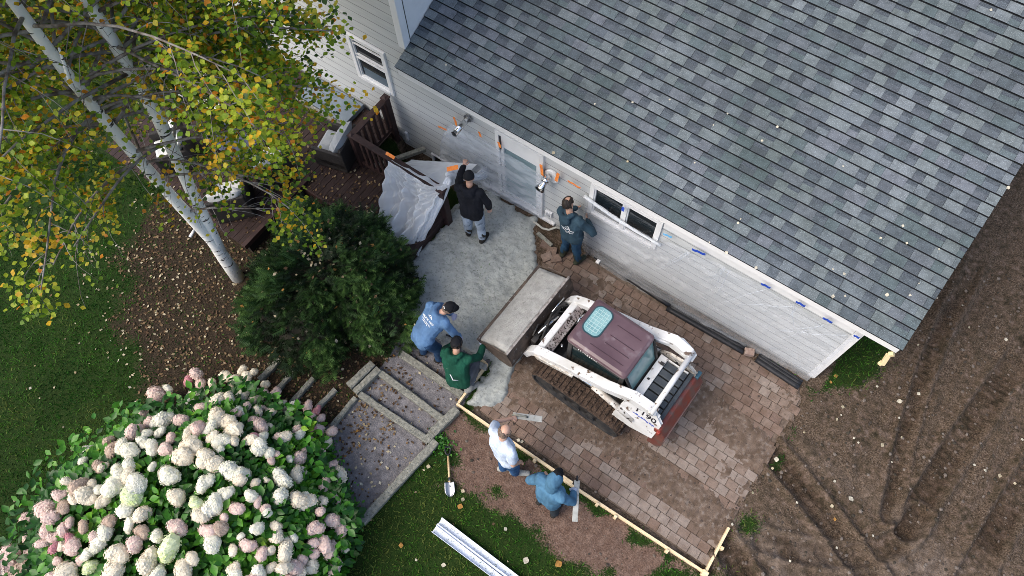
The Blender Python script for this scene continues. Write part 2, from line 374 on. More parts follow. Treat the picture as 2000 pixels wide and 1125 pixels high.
def masks(X, Y):
    nz = fbm(X * .9, Y * .9, 3) - .5; n2_ = fbm(X * 3, Y * 3, 3) - .5
    mud = sstep(-.30, .30, sdist(X, Y, MUD) + nz * .5 + n2_ * .5)
    # grass left in places among the mud
    for (cx, cy, r) in ((2.25, 2.0, .45), (2.1, 3.2, .25), (2.45, 6.9, .5), (2.7, 1.2, .5), (5.6, 3.6, .5), (2.2, 6.4, .35), (3.1, .5, .5), (2.58, 7.8, .28), (2.6, 8.7, .32), (2.62, 9.6, .32), (2.6, 10.5, .36), (2.9, 11.4, .4)):
        mud = mud * (1 - .75 * np.exp(-((X - cx) ** 2 + (Y - cy) ** 2) / r ** 2))
    red = sstep(-.35, .35, sdist(X, Y, RED) + nz * .9 + n2_ * .7)
    lit = sstep(-1.3, .7, sdist(X, Y, LIT) + nz * 1.6 + n2_ * 1.0)
    pth = sstep(-.05, .10, sdist(X, Y, STEPS) + n2_ * .12)
    pt = sstep(-.3, .0, sdist(X, Y, PATIO)); mud = np.maximum(mud, pt); mud = np.maximum(mud, sstep(-.1, .15, sdist(X, Y, [(-4.0, 4.2), (-2.5, 4.2), (-2.4, 6.1), (-5.6, 6.1), (-5.6, 5.7), (-4.0, 5.7)])))
    hs = sstep(-.35, -.05, np.minimum(np.minimum(X + 14, XC - X), Y - WY)); mud = np.maximum(mud, hs)
    return mud, red, lit, pth
mk = masks(GX, GY)
cw = me.color_attributes.new('wet', 'FLOAT_COLOR', 'POINT')
rz_ = rutd(GX, GY); wet = np.clip(sstep(.004, -.07, rz_) * .9 * sstep(.2, .55, fbm(GX * 1.3, GY * 1.3, 3)), 0, 1)
dry = sstep(.50, .74, fbm(GX * .8 + 50, GY * .8 + 21, 5)) * .55 * (1 - wet) * sstep(5.2, 4.0, GY); dry = np.maximum(dry, .8 * np.exp(-((GX - 2.9) ** 2 / .9 + (GY - 3.0) ** 2 / .25)) * sstep(.35, .6, fbm(GX * 2, GY * 2, 3)))
cw.data.foreach_set('color', np.stack([wet.ravel(), dry.ravel(), 0 * wet.ravel(), 1 + 0 * wet.ravel()], 1).astype(np.float32).ravel())
ca.data.foreach_set('color', np.stack([q.ravel() for q in mk], 1).astype(np.float32).ravel())
ground = link('ground', me, kind='structure')

# grass blades standing in the lawn
def grass():
    rs = np.random.RandomState(5); N = 230000
    # candidate places inside the part of the lawn near the camera's view
    x = rs.uniform(-14, 4.2, N); y = rs.uniform(-5.5, 9.5, N)
    m, r, l, p = masks(x, y)
    dens = (1 - np.clip(m * 1.15, 0, 1)) * (1 - np.clip(r * 1.2, 0, 1)) * (1 - np.clip(p * 1.5, 0, 1)) * (1 - .8 * l)
    k = rs.rand(N) < dens * (.4 + .9 * fbm(x * 1.6, y * 1.6, 3))
    k &= ~((x > -13) & (x < XC) & (y > WY - .05)) & ~((x < -8.2) & (y > 2.2)) & ~((x > -8.2) & (x < -5.4) & (y > 3.9))
    k &= np.hypot(x + 4.9, y + 2.0) > 1.9
    x, y = x[k], y[k]; n = len(x)
    z = gz(x, y); a = rs.uniform(0, 2 * PI, n); h = rs.uniform(.03, .085, n); wd = rs.uniform(.005, .011, n); ln = rs.uniform(.02, .10, n); b = rs.uniform(0, 2 * PI, n)
    dx, dy = np.cos(a) * wd, np.sin(a) * wd
    A = np.stack([x - dx, y - dy, z - .005], 1); B = np.stack([x + dx, y + dy, z - .005], 1); T = np.stack([x + np.cos(b) * ln, y + np.sin(b) * ln, z + h], 1)
    V = np.empty((3 * n, 3)); V[0::3] = A; V[1::3] = B; V[2::3] = T
    mi = np.clip(((fbm(x * 1.1, y * 1.1, 4) - .5) * 7 + 1.7 + .95 * (x > -3.4) + rs.uniform(-.9, .9, n)).astype(int), 0, 3)
    gm = [mat('grass_%d' % i, c, .7, tuple(q * 1.5 for q in c), 3, spec=.2, trans=.25) for i, c in enumerate([(.008, .042, .004), (.020, .080, .007), (.044, .128, .013), (.090, .120, .026)])]
    me = np_mesh('grass', V, np.arange(3 * n).reshape(-1, 3), gm, mi)
    link('grass', me, kind='stuff', label='short green lawn grass growing round the worksite')
grass()

# ------------------------------------------------------------------ freshly poured concrete
CONC = [(-5.44, 4.95), (-5.25, 6.02), (-4.0, 5.98), (-3.72, 5.62), (-3.35, 5.05), (-2.75, 4.75), (-2.55, 3.3), (-2.50, 2.95), (-2.40, 2.52), (-2.52, 2.27), (-2.70, 2.32), (-2.94, 2.16), (-2.96, 3.06), (-3.5, 3.05), (-3.85, 2.75), (-4.5, 2.9), (-5.1, 3.2), (-5.44, 3.7)]
M['concrete_wet'] = mat('fresh_concrete', (.265, .285, .275), .55, (.37, .395, .38), 5, 6, .3, .7, bump=.45, bscale=30, spec=.5, col3=(.18, .195, .188), s3=24, lo3=.54, hi3=.72)
xs = np.arange(-5.6, -2.3, .028); ys = np.arange(2.05, 6.1, .028)
CX, CY = np.meshgrid(xs, ys); sd = sdist(CX, CY, CONC) + .30 * (fbm(CX * 4, CY * 4, 4) - .5)
CZ = -.13 + .19 * sstep(-.10, .10, sd) + .07 * (fbm(CX * 4, CY * 4, 4) - .5) + .045 * (fbm(CX * 17, CY * 17, 3) - .5)
CZ += .05 * sstep(-3.6, -2.7, CX) * sstep(2.9, 3.5, CY) * sstep(5.2, 4.6, CY)
CZ = np.where(CX < -5.43, np.minimum(CZ, .03), CZ)
nx = len(xs); ii = (np.arange(len(ys) - 1)[:, None] * nx + np.arange(nx - 1)[None, :]).ravel()
Fq = np.stack([ii, ii + 1, ii + nx + 1, ii + nx], 1); keep = (sd.ravel()[Fq] > -.14).any(1)
link('concrete_slab', np_mesh('concrete_slab', np.stack([CX.ravel(), CY.ravel(), CZ.ravel()], 1), Fq[keep], M['concrete_wet'], smooth=True), kind='structure', label='rough grey freshly poured concrete between deck and loader')

# ------------------------------------------------------------------ brick paver patio
def track_dirt(x, y):
    d = 0
    for (x0, y0, x1, y1, wd) in ((-1.3, 4.85, 2.0, 4.35, .28), (-1.2, 3.15, 1.9, 2.95, .27), (-2.4, 3.2, -1.2, 3.15, .3)):
        ex, ey = x1 - x0, y1 - y0; t = np.clip(((x - x0) * ex + (y - y0) * ey) / (ex * ex + ey * ey), 0, 1)
        d = np.maximum(d, sstep(wd + .13, wd - .1, np.hypot(x - x0 - t * ex, y - y0 - t * ey)))
    return d
def paver_mat(name, c, dirt):
    m = mat(name, tuple(q * .75 for q in c), .9, tuple(q * 1.12 for q in c), 11, 5, .3, .7, bump=.45, bscale=70, spec=.2, col3=dirt, s3=5.5, lo3=.50, hi3=.66)
    return m
MUDC = (.115, .075, .048)
PV = [paver_mat('paver_%d' % i, c, d) for i, (c, d) in enumerate([((.208, .148, .118), (.148, .102, .077)), ((.192, .136, .107), (.133, .090, .067)), ((.222, .168, .137), (.160, .116, .090)), ((.268, .221, .190), (.195, .152, .126)), ((.183, .128, .103), (.128, .087, .065)), ((.155, .112, .086), (.11, .075, .055)), ((.135, .096, .072), (.095, .064, .046))])]
M['sand'] = mat('joint_sand', (.10, .074, .056), .95, (.165, .125, .098), 20, bump=.4)
mb = MB(); mb.prism([(x, y, -.085) for x, y in PATIO], (0, 0, .065))
patio = mb.build('paver_patio', M['sand'], kind='structure', label='dirty red brown paver patio under the loader')
PW, PD, PH = .188, .160, .06
cells = []; rs = random.Random(11)
j = 0; y = 2.24
while y < 5.9:
    x = -3.5 + (PW * .5 if j % 2 else 0) 
    while x < 1.95:
        if float(sdist(np.array(x), np.array(y + PD / 2), PATIO)) > .03 and float(sdist(np.array(x), np.array(y + PD / 2), CONC)) < .12: cells.append((x, y + PD / 2))
        x += PW
    y += PD; j += 1
pmesh = {}
def paver_mesh(k, v):
    if (k, v) not in pmesh:
        mb = MB(); r2 = random.Random(v); hx, hy = PW / 2 - .0035, PD / 2 - .0035; c = .005
        q = [(-hx, -hy), (hx, -hy), (hx, hy), (-hx, hy)]; q = [(a + r2.uniform(-.002, .002), b + r2.uniform(-.002, .002)) for a, b in q]
        vs = [(a, b, -PH) for a, b in q] + [(a, b, -c) for a, b in q] + [(a * (1 - c / hx), b * (1 - c / hy), 0) for a, b in q]
        mb.add(vs, [(8, 9, 10, 11)] + [(o + i, o + (i + 1) % 4, o + 4 + (i + 1) % 4, o + 4 + i) for o in (0, 4) for i in range(4)])
        pmesh[(k, v)] = mb.mesh('paver', PV[k])
    return pmesh[(k, v)]
info = []
for (x, y) in cells:
    td = float(track_dirt(x, y)); pale = float(sstep(.45, .7, fbm(np.array(x * .9 + 3), np.array(y * 1.1), 3))) 
    pale = pale * .25 + 1.0 * float(sstep(-.1, .9, np.array(x))) * (3.35 < y < 4.25) + .85 * float(sstep(-.6, .3, np.array(x))) * (y < 2.75)
    if rs.random() < td * .95: k = rs.choice((5, 6, 5))
    elif rs.random() < pale: k = rs.choice((3, 3, 2, 3))
    else: k = rs.choice((0, 1, 4, 0, 2))
    under = (-2.2 < x < -.4) and (3.2 < y < 4.9)
    info.append((x, y, k, under, (x * x + y * y)))
info.sort(key=lambda q: (q[3], q[4]))
mbr = MB(); rest_mi = []
for n, (x, y, k, under, d) in enumerate(info):
    z = -.004 + rs.uniform(-.003, .003) + .012 * (float(fbm(np.array(x * 1.5), np.array(y * 1.5), 2)) - .5)
    rot = Euler((rs.uniform(-.015, .015), rs.uniform(-.015, .015), rs.uniform(-.012, .012))).to_matrix().to_4x4()
    m4 = Matrix.Translation((x, y, z + .01)) @ rot
    me = paver_mesh(k, rs.randrange(4))
    if n < 300: link('paver', me, patio, mat4=m4)
    else: mbr.add([m4 @ v.co for v in me.vertices], [tuple(p.vertices) for p in me.polygons], k)
if mbr.v: mbr.build('paver_field', PV, patio, kind='stuff')
# mud pressed into a thin uneven layer by the tracks
xs = np.arange(-2.5, 2.1, .02); ys = np.arange(2.35, 5.7, .02); DX, DY = np.meshgrid(xs, ys); nx = len(xs)
amt = track_dirt(DX, DY) * 1.0 + .55 * sstep(.52, .72, fbm(DX * 1.1 + 7, DY * 1.1, 4)) + .5 * sstep(.25, -.05, np.abs(DX + 2.35) - .2) * sstep(.4, .6, fbm(DX * 3, DY * 3, 3))
DZ_ = .000 + .022 * (amt - 1.45 + 1.25 * fbm(DX * 5, DY * 5, 4)) + .030 * (fbm(DX * 16, DY * 16, 4) - .5)
DZ_ += .008 * (np.sin(DX * 2 * PI / .105) > .2) * track_dirt(DX, DY)
DZ_ = np.minimum(DZ_, .022); ii = (np.arange(len(ys) - 1)[:, None] * nx + np.arange(nx - 1)[None, :]).ravel(); Fq = np.stack([ii, ii + 1, ii + nx + 1, ii + nx], 1)
keep = (DZ_.ravel()[Fq] > -.006).any(1) & (sdist(DX, DY, PATIO).ravel()[Fq[:, 0]] > -.05)
mm = np_mesh('mud_layer', np.stack([DX.ravel(), DY.ravel(), DZ_.ravel() + .008], 1), Fq[keep], mat('track_mud', (.095, .066, .047), .95, (.165, .122, .095), 7, 5, bump=.8, bscale=50, col3=(.20, .165, .14), s3=14, lo3=.55, hi3=.7), smooth=True)
mm.transform(WM[patio].inverted()); link('mud_layer', mm, patio, mat4=WM[patio], kind='stuff')
# crumbs of mud lying on the pavers
rs2 = np.random.RandomState(4); mb = MB()
for i in range(900):
    x, y = rs2.uniform(-2.5, 1.9), rs2.uniform(2.3, 5.7)
    if rs2.rand() > .12 + .85 * float(track_dirt(np.array(x), np.array(y))): continue
    r = rs2.uniform(.006, .028); mb.ell((x, y, .012), (r, r * rs2.uniform(.5, 1), r * .5), 0, Matrix.Rotation(rs2.uniform(0, 6), 3, 'Z'), 5, 3)
mb.build('mud_crumbs', M['soil'], patio, kind='stuff')

# clods and small stones on the churned earth
rs3 = np.random.RandomState(12); mb = MB()
cm = [mat('clod_%d' % i, c, .95, tuple(q * 1.5 for q in c), 20, bump=.5) for i, c in enumerate([(.05, .04, .032), (.10, .08, .066), (.13, .11, .094), (.035, .03, .022)])]
n_ = 0
while n_ < 5200:
    x, y = rs3.uniform(-2.8, 7), rs3.uniform(-.6, 10)
    m_, r_, l_, p_ = masks(np.array(x), np.array(y))
    if max(m_, r_ * .3) < rs3.rand() or (y > WY - .05 and x < XR + .1) or float(sdist(np.array(x), np.array(y), PATIO)) > 0: continue
    r = .007 + .034 * rs3.rand() ** 4; mb.ell((x, y, float(gz(x, y)) + r * .25), (r, r * rs3.uniform(.6, 1), r * .6), rs3.randint(4), Matrix.Rotation(rs3.uniform(0, 6), 3, 'Z'), 5, 3); n_ += 1
mb.build('mud_clods', cm, kind='stuff', label='loose clods and small stones scattered over the churned mud')
# ------------------------------------------------------------------ house
house = root('house', (-2.3, WY, 0), 'pale grey sided house with grey shingle lean-to roof and white trim', 'house')
M['wall_core'] = mat('wall_sheathing', (.10, .10, .10), .9)
H2 = 6.0
mb = MB()
mb.box(((XL + XC) / 2, WY + .12, 1.15), (XC - XL, .14, 3.1)); mb.box((XC - .09, WY + 3.3, 1.15), (.12, 6.2, 3.1))
mb.box(((XL - 14) / 2, WY + .12, 2.7), (14 + XL, .14, 6.4)); mb.box((XL - .09, WY + 4, 2.7), (.12, 7.6, 6.4))
mb.box((-2.0, WY + .15, -.18), (7.7, .03, .3))
wall = mb.build('wall', M['wall_core'], house)
EXP = .21
M['lap_shade'] = mat('lap_edge_shade', (.20, .21, .22), .8, (.30, .31, .32), 4)  # dark lip colour paints the shadow line under each siding lap
M['lap_faint'] = mat('groove_shade', (.36, .37, .38), .8, (.47, .47, .47), 3)  # fainter shade line painted into the groove halfway up each board
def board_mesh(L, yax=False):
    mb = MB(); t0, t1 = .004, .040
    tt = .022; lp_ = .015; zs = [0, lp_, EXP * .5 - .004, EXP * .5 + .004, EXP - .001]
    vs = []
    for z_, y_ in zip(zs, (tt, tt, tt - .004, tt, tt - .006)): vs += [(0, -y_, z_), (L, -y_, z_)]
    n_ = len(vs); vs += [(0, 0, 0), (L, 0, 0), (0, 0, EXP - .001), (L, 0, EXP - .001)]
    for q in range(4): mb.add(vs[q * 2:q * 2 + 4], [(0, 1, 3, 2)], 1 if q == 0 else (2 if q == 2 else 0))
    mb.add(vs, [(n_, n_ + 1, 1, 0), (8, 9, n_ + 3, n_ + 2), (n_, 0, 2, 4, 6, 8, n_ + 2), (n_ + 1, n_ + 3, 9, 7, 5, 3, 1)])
    return mb.mesh('siding_board', [M['siding'], M['lap_shade'], M['lap_faint']])
bm_cache = {}
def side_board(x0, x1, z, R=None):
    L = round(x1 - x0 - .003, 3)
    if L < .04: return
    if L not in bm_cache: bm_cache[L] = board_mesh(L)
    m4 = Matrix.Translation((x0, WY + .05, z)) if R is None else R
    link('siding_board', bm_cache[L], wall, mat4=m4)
# openings (x0,x1,z0,z1) with their trim
OPEN = [(-2.95, -1.56, 1.17, 2.10), (-4.93, -3.90, -.05, 2.12), (-8.27, -7.36, 1.32, 2.49), (-6.70, -6.00, -.42, -.03)]
rs = random.Random(3)
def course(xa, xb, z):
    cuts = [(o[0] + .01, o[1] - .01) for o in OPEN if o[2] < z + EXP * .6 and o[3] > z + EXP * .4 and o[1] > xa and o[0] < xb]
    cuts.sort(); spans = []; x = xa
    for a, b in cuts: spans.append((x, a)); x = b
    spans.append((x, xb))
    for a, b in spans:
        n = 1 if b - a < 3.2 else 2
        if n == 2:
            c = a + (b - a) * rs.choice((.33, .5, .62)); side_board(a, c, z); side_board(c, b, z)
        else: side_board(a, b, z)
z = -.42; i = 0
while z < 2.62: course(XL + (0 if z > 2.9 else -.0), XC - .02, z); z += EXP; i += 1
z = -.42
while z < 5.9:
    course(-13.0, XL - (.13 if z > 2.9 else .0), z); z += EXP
# trim
def trim(name, boxes, bev=.004, par=house, m='white', **kw):
    mb = MB()
    for a, b in boxes:
        mb.box([(p + q) / 2 for p, q in zip(a, b)], [abs(q - p) for p, q in zip(a, b)])
    return mb.build(name, M[m], par, bevel=bev, **kw)
trim('corner_board', [((XC - .115, WY + .005, -.15), (XC + .012, WY + .045, 2.62)), ((XC - .025, WY + .045, -.15), (XC + .012, WY + .16, 2.62))])
trim('corner_board', [((XL - .13, WY + .005, 2.93), (XL + .012, WY + .04, 5.95)), ((XL - .035, WY + .04, 2.93), (XL + .012, WY + .16, 5.95))])
trim('side_cladding', [((XL - .03, WY + .16, 2.93), (XL - .012, WY + 7.6, 5.95))])
trim('fascia_board', [((XL + .02, 5.80, 2.595), (XR - .02, 5.828, 2.775))])
trim('soffit', [((XL + .02, 5.828, 2.60), (XR - .05, WY + .05, 2.615))], 0)
trim('frieze_board', [((-1.54, WY - .004, 1.985), (XC - .12, WY + .025, 2.6))])
trim('base_trim', [((-5.35, WY - .03, -.13), (-3.62, WY + .03, .05))])
RS = .43; th = math.atan(RS); CT, ST = math.cos(th), math.sin(th)
RV, RN = Vector((0, CT, ST)), Vector((0, -ST, CT)); EAVE = Vector((0, 5.775, 2.785))
def roofp(x, s, n=0.0): return Vector((x, 0, 0)) + EAVE + RV * s + RN * n
SMAX = 8.6
mb = MB()
a = [roofp(XL, 0, -.004), roofp(XR, 0, -.004), roofp(XR, SMAX, -.004), roofp(XL, SMAX, -.004)]
mb.prism(a, -RN * .10)
ridge = roofp(0, SMAX, -.004)
mb.prism([(XL, ridge.y, ridge.z), (XR, ridge.y, ridge.z), (XR, ridge.y + 6, ridge.z - 2.4), (XL, ridge.y + 6, ridge.z - 2.4)], (0, -.03, -.1))
roof = mb.build('roof', M['edge_dark'], house)
mb = MB(); mb.beam(roofp(XR - .012, .02, -.115), roofp(XR - .012, SMAX, -.115), .024, .19, up=RN); mb.build('rake_board', M['white'], house, bevel=.004)
# the far side wall below the roof end, and the upper roof
mb = MB(); mb.prism([(-13.4, 5.55, 5.97), (XL + .35, 5.55, 5.97), (XL + .35, 10, 7.9), (-13.4, 10, 7.9)], (0, 0, .1)); mb.build('upper_roof', SH[1], house)
shm = {}
def sh_mesh(wq, tone, tab):
    k = (wq, tone, tab)
    if k not in shm:
        w_ = wq * .03; e = .166; mb = MB()
        h0, h1 = (.030, .008) if tab else (.021, .004); hb = .010 if tab else 0.0
        x0, x1 = .0012, w_ - .0012
        vs = [(x0, 0, 0), (x1, 0, 0), (x0, 0, h0), (x1, 0, h0), (x0, e * .55, h0 - (h0 - h1) * .55), (x1, e * .55, h0 - (h0 - h1) * .55), (x0, e * .91, h1 + .002), (x1, e * .91, h1 + .002), (x0, e + .012, h1), (x1, e + .012, h1), (x0, e + .012, -.001), (x1, e + .012, -.001)]
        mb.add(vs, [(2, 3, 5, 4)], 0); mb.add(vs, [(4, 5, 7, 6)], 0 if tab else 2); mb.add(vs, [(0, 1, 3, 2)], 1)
        mb.add(vs, [(6, 7, 9, 8)], 1); mb.add(vs, [(0, 2, 4, 6, 8, 10), (1, 11, 9, 7, 5, 3)], 1 if tab else 0)
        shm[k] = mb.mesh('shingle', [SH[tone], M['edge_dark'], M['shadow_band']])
    return shm[k]
rs = random.Random(21); pieces = []
i = 0; s = 0.0
while s < SMAX - .17:
    x = XL; tab = rs.random() < .5; tone = rs.randrange(7)
    while x < XR - .01:
        wq = rs.choice((6, 7, 8, 10, 11)) if tab else rs.choice((5, 6, 7, 8))
        wq = min(wq, int((XR - x) / .03 + .5))
        if wq < 1: break
        if i == 0: tb = True
        else: tb = tab
        tone = rs.choice((0, 2, 5, 6, 3, 2)) if tab else rs.choice((1, 3, 4, 0, 4, 1))
        if rs.random() < .12: tone = rs.randrange(7)
        band = (not tb) and rs.random() < .62
        pieces.append((x, s, wq, tone, tb or not band, tb)); x += wq * .03; tab = not tab
    s += .166; i += 1
R4 = Matrix((Vector((1, 0, 0)), RV, RN)).transposed().to_4x4()
def area_seen(p):
    q = roofp(p[0] + p[2] * .015, p[1] + .08); dd = (q - Vector((0, 0, HC))); r = dd.length
    c = RM.transposed() @ dd; u = 1000 + FPX * c.x / -c.z; v_ = 562.5 - FPX * c.y / -c.z
    if not (-5 < u < 2005 and -5 < v_ < 1130): return 0
    return p[2] * abs(dd.dot(RN)) / r ** 3
pieces.sort(key=lambda p: -area_seen(p))
mbr = MB()
for n, (x, s, wq, tone, tab, raised) in enumerate(pieces):
    me = sh_mesh(wq, tone, tab)
    m4 = Matrix.Translation(roofp(x, s, rs.uniform(-.001, .002) - (0 if raised else .0))) @ R4
    if n < 300: link('shingle', me, roof, mat4=m4)
    else:
        b = len(mbr.v); mbr.v += [tuple(m4 @ v.co) for v in me.vertices]
        for p in me.polygons:
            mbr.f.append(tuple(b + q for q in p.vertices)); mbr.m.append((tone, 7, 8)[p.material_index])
mbr.build('shingle_field', SH + [M['edge_dark'], M['shadow_band']], roof, kind='stuff')
# roof vent at the ridge side
vp = roofp(1.05, 6.35)
mb = MB()
for (c, sz, mi) in (((0, 0, .05), (.40, .34, .10), 0), ((0, -.02, .11), (.46, .42, .02), 0), ((0, -.172, .04), (.34, .012, .05), 1)):
    mb.box(vp + Vector((1, 0, 0)) * c[0] + RV * c[1] + RN * c[2], sz, mi, R4.to_3x3())
mb.build('roof_vent', [M['black'], M['edge_dark']], house, bevel=.006)

# ---- windows
def window(o, kind):
    x0, x1, z0, z1 = o; tw = .085; yf = WY - .012
    fr = trim('window', [((x0, yf, z0), (x0 + tw, WY + .06, z1)), ((x1 - tw, yf, z0), (x1, WY + .06, z1)), ((x0 + tw, yf, z1 - tw), (x1 - tw, WY + .06, z1)), ((x0 + tw, yf - .012, z0), (x1 - tw, WY + .06, z0 + tw * .8))])
    ix0, ix1, iz0, iz1 = x0 + tw, x1 - tw, z0 + tw * .8, z1 - tw; yg = WY + .052
    sash = MB()
    if kind == 'double':
        xm = (ix0 + ix1) / 2
        sash.box((xm, WY + .018, (iz0 + iz1) / 2), (.085, .06, iz1 - iz0))
        for a, b in ((ix0, xm - .042), (xm + .042, ix1)):
            mb = MB(); mb.box(((a + b) / 2, yg, (iz0 + iz1) / 2), (b - a, .008, iz1 - iz0)); mb.build('pane', M['glass'], fr)
            for q in (a + .012, b - .012): sash.box((q, WY + .03, (iz0 + iz1) / 2), (.024, .035, iz1 - iz0))
            for q in (iz0 + .012, iz1 - .012): sash.box(((a + b) / 2, WY + .03, q), (b - a - .048, .035, .024))
    else:
        zm = iz0 + (iz1 - iz0) * .52
        for q in (ix0 + .02, ix1 - .02): sash.box((q, WY + .03, (iz0 + iz1) / 2), (.03, .04, iz1 - iz0))
        for q, h in ((zm, .05), (iz0 + .018, .034), (iz1 - .015, .03), (zm + .09, .012), (iz1 - .12, .012)): sash.box(((ix0 + ix1) / 2, WY + .028, q), (ix1 - ix0 - .06, .04, h))
        for a, b in ((iz0, zm - .02), (zm + .02, iz1)):
            mb = MB(); mb.box(((ix0 + ix1) / 2, yg, (a + b) / 2), (ix1 - ix0, .008, b - a)); mb.build('pane', M['glass'], fr)
        mb = MB(); mb.box(((ix0 + ix1) / 2 + .02, yg - .007, iz0 + .14), (ix1 - ix0 - .14, .004, .24)); mb.build('pane_reflection', M['pane_reflection'], fr)  # thin panel painting a reflection onto the lower pane
    sash.build('sash', M['white'], fr, bevel=.003)
    return fr
window(OPEN[0], 'double'); window(OPEN[2], 'hung')
# basement window
x0, x1, z0, z1 = OPEN[3]
fr = trim('basement_window', [((x0, WY - .0, z0), (x0 + .05, WY + .06, z1)), ((x1 - .05, WY, z0), (x1, WY + .06, z1)), ((x0 + .05, WY, z1 - .04), (x1 - .05, WY + .06, z1)), ((x0 + .05, WY, z0), (x1 - .05, WY + .06, z0 + .04))])
mb = MB(); mb.box(((x0 + x1) / 2, WY + .04, (z0 + z1) / 2), (x1 - x0 - .1, .01, z1 - z0 - .08)); mb.build('pane', M['glass'], fr)
# glazed door
x0, x1, z0, z1 = OPEN[1]
dr = trim('patio_door', [((x0, WY - .025, z0), (x0 + .075, WY + .06, z1)), ((x1 - .075, WY - .025, z0), (x1, WY + .06, z1)), ((x0 + .075, WY - .025, z1 - .10), (x1 - .075, WY + .06, z1)), ((x0 + .075, WY - .03, z0), (x1 - .075, WY + .06, z0 + .13))])
trim('stile', [((x0 + .09, WY - .002, .09), (x0 + .16, WY + .05, z1 - .11)), ((x1 - .16, WY - .002, .09), (x1 - .09, WY + .05, z1 - .11)), ((x0 + .16, WY - .002, 1.68), (x1 - .16, WY + .05, z1 - .11)), ((x0 + .16, WY - .002, .09), (x1 - .16, WY + .05, .20))], .004, dr)
mb = MB(); mb.box(((x0 + x1) / 2, WY + .045, .94), (x1 - x0 - .31, .01, 1.5)); mb.build('pane', M['glass_blue'], dr)
mb = MB(); mb.box((x0 + .105, WY - .012, 1.82), (.02, .02, .42)); mb.build('handle', M['black'], dr)
# outlet box on the wall
mb = MB(); mb.box((-3.76, WY + .0, .31), (.15, .05, .17)); mb.box((-3.76, WY - .028, .31), (.08, .02, .10), 1)
mb.build('outlet_box', [M['white'], mat('outlet_cover', (.45, .47, .5), .5)], house, bevel=.006)
mb = MB(); mb.box((-7.30, WY - .0, .10), (.06, .05, .26)); mb.build('vent_cover', M['white'], house, bevel=.005)

# ---- fittings on the wall (things of their own)
t = root('vent_pipe', (-5.52, 6.06, 1.99), 'shiny steel pipe sticking out of the wall below the eave', 'pipe')
mb = MB(); mb.tube([(-5.52, 6.09, 1.99), (-5.52, 5.66, 1.99)], .055, 16); mb.tube([(-5.52, 5.70, 1.99), (-5.52, 5.645, 1.99)], .059, 16, caps=False); mb.build('pipe_body', M['chrome'], t, smooth=True)
mb = MB(); mb.tube([(-5.52, 5.652, 1.99), (-5.52, 5.648, 1.99)], .047, 14); mb.build('opening', M['black'], t)
mb = MB(); mb.tube([(-5.52, 6.062, 1.99), (-5.52, 6.052, 1.99)], .085, 16); mb.build('flange', M['steel'], t)
lp = Vector((-3.72, WY, 1.66))
t = root('spotlight', lp, 'chrome twin spotlight on a white eight sided plate right of the door', 'wall light')
mb = MB(); mb.prism([lp + Vector((math.cos(a) * .15, .02, math.sin(a) * .17)) for a in [PI / 8 + k * PI / 4 for k in range(8)]], (0, -.045, 0)); mb.build('mounting_plate', M['white'], t, bevel=.006)
def bell(name, a, b, r0, r1):
    a = Vector(a); b = Vector(b); mb = MB(); mb.tube([a, a.lerp(b, .15), a.lerp(b, .5), a.lerp(b, .9), b, b.lerp(a, .1)], [r0 * .5, r0, r0 * 1.1, r1, r1 * 1.03, r1 * .85], 16, caps=True); mb.build(name, M['chrome'], t, smooth=True)
bell('lamp_head', lp + Vector((-.04, -.06, .08)), lp + Vector((-.02, -.22, .04)), .045, .075)
bell('lamp_head', lp + Vector((-.05, -.10, -.04)), lp + Vector((-.10, -.27, -.22)), .055, .10)
mb = MB(); mb.tube([lp + Vector((0, -.03, 0)), lp + Vector((-.02, -.09, .0)), lp + Vector((-.05, -.12, -.02))], .022, 8); mb.build('bracket', M['chrome'], t, smooth=True)
# ------------------------------------------------------------------ plastic sheeting and tape on the house
M['film'] = plastic('plastic_film', .24, .50, 2.0, (.8, 1, 3.2), (.80, .86, .93), .16)
M['film_thick'] = plastic('plastic_film_folded', .55, 1.0, 2.0, (1.5, 1, 1), (.92, .96, 1.0), .10, True)
M['film_wall'] = plastic('plastic_film_wall', .16, .36, 1.8, (.6, 1, 2.6), (.80, .83, .87), .16)
def crease(u, v, seeds):
    z = 0
    for (cu, cv, n, ph, am) in seeds:           # folds fanning out from pinch points
        a = np.arctan2(v - cv, u - cu); r = np.hypot(u - cu, v - cv)
        z = z + am * (np.abs(((a * n + ph) / PI) % 1 - .5) - .25) * np.minimum(1, r * 3)
    return z
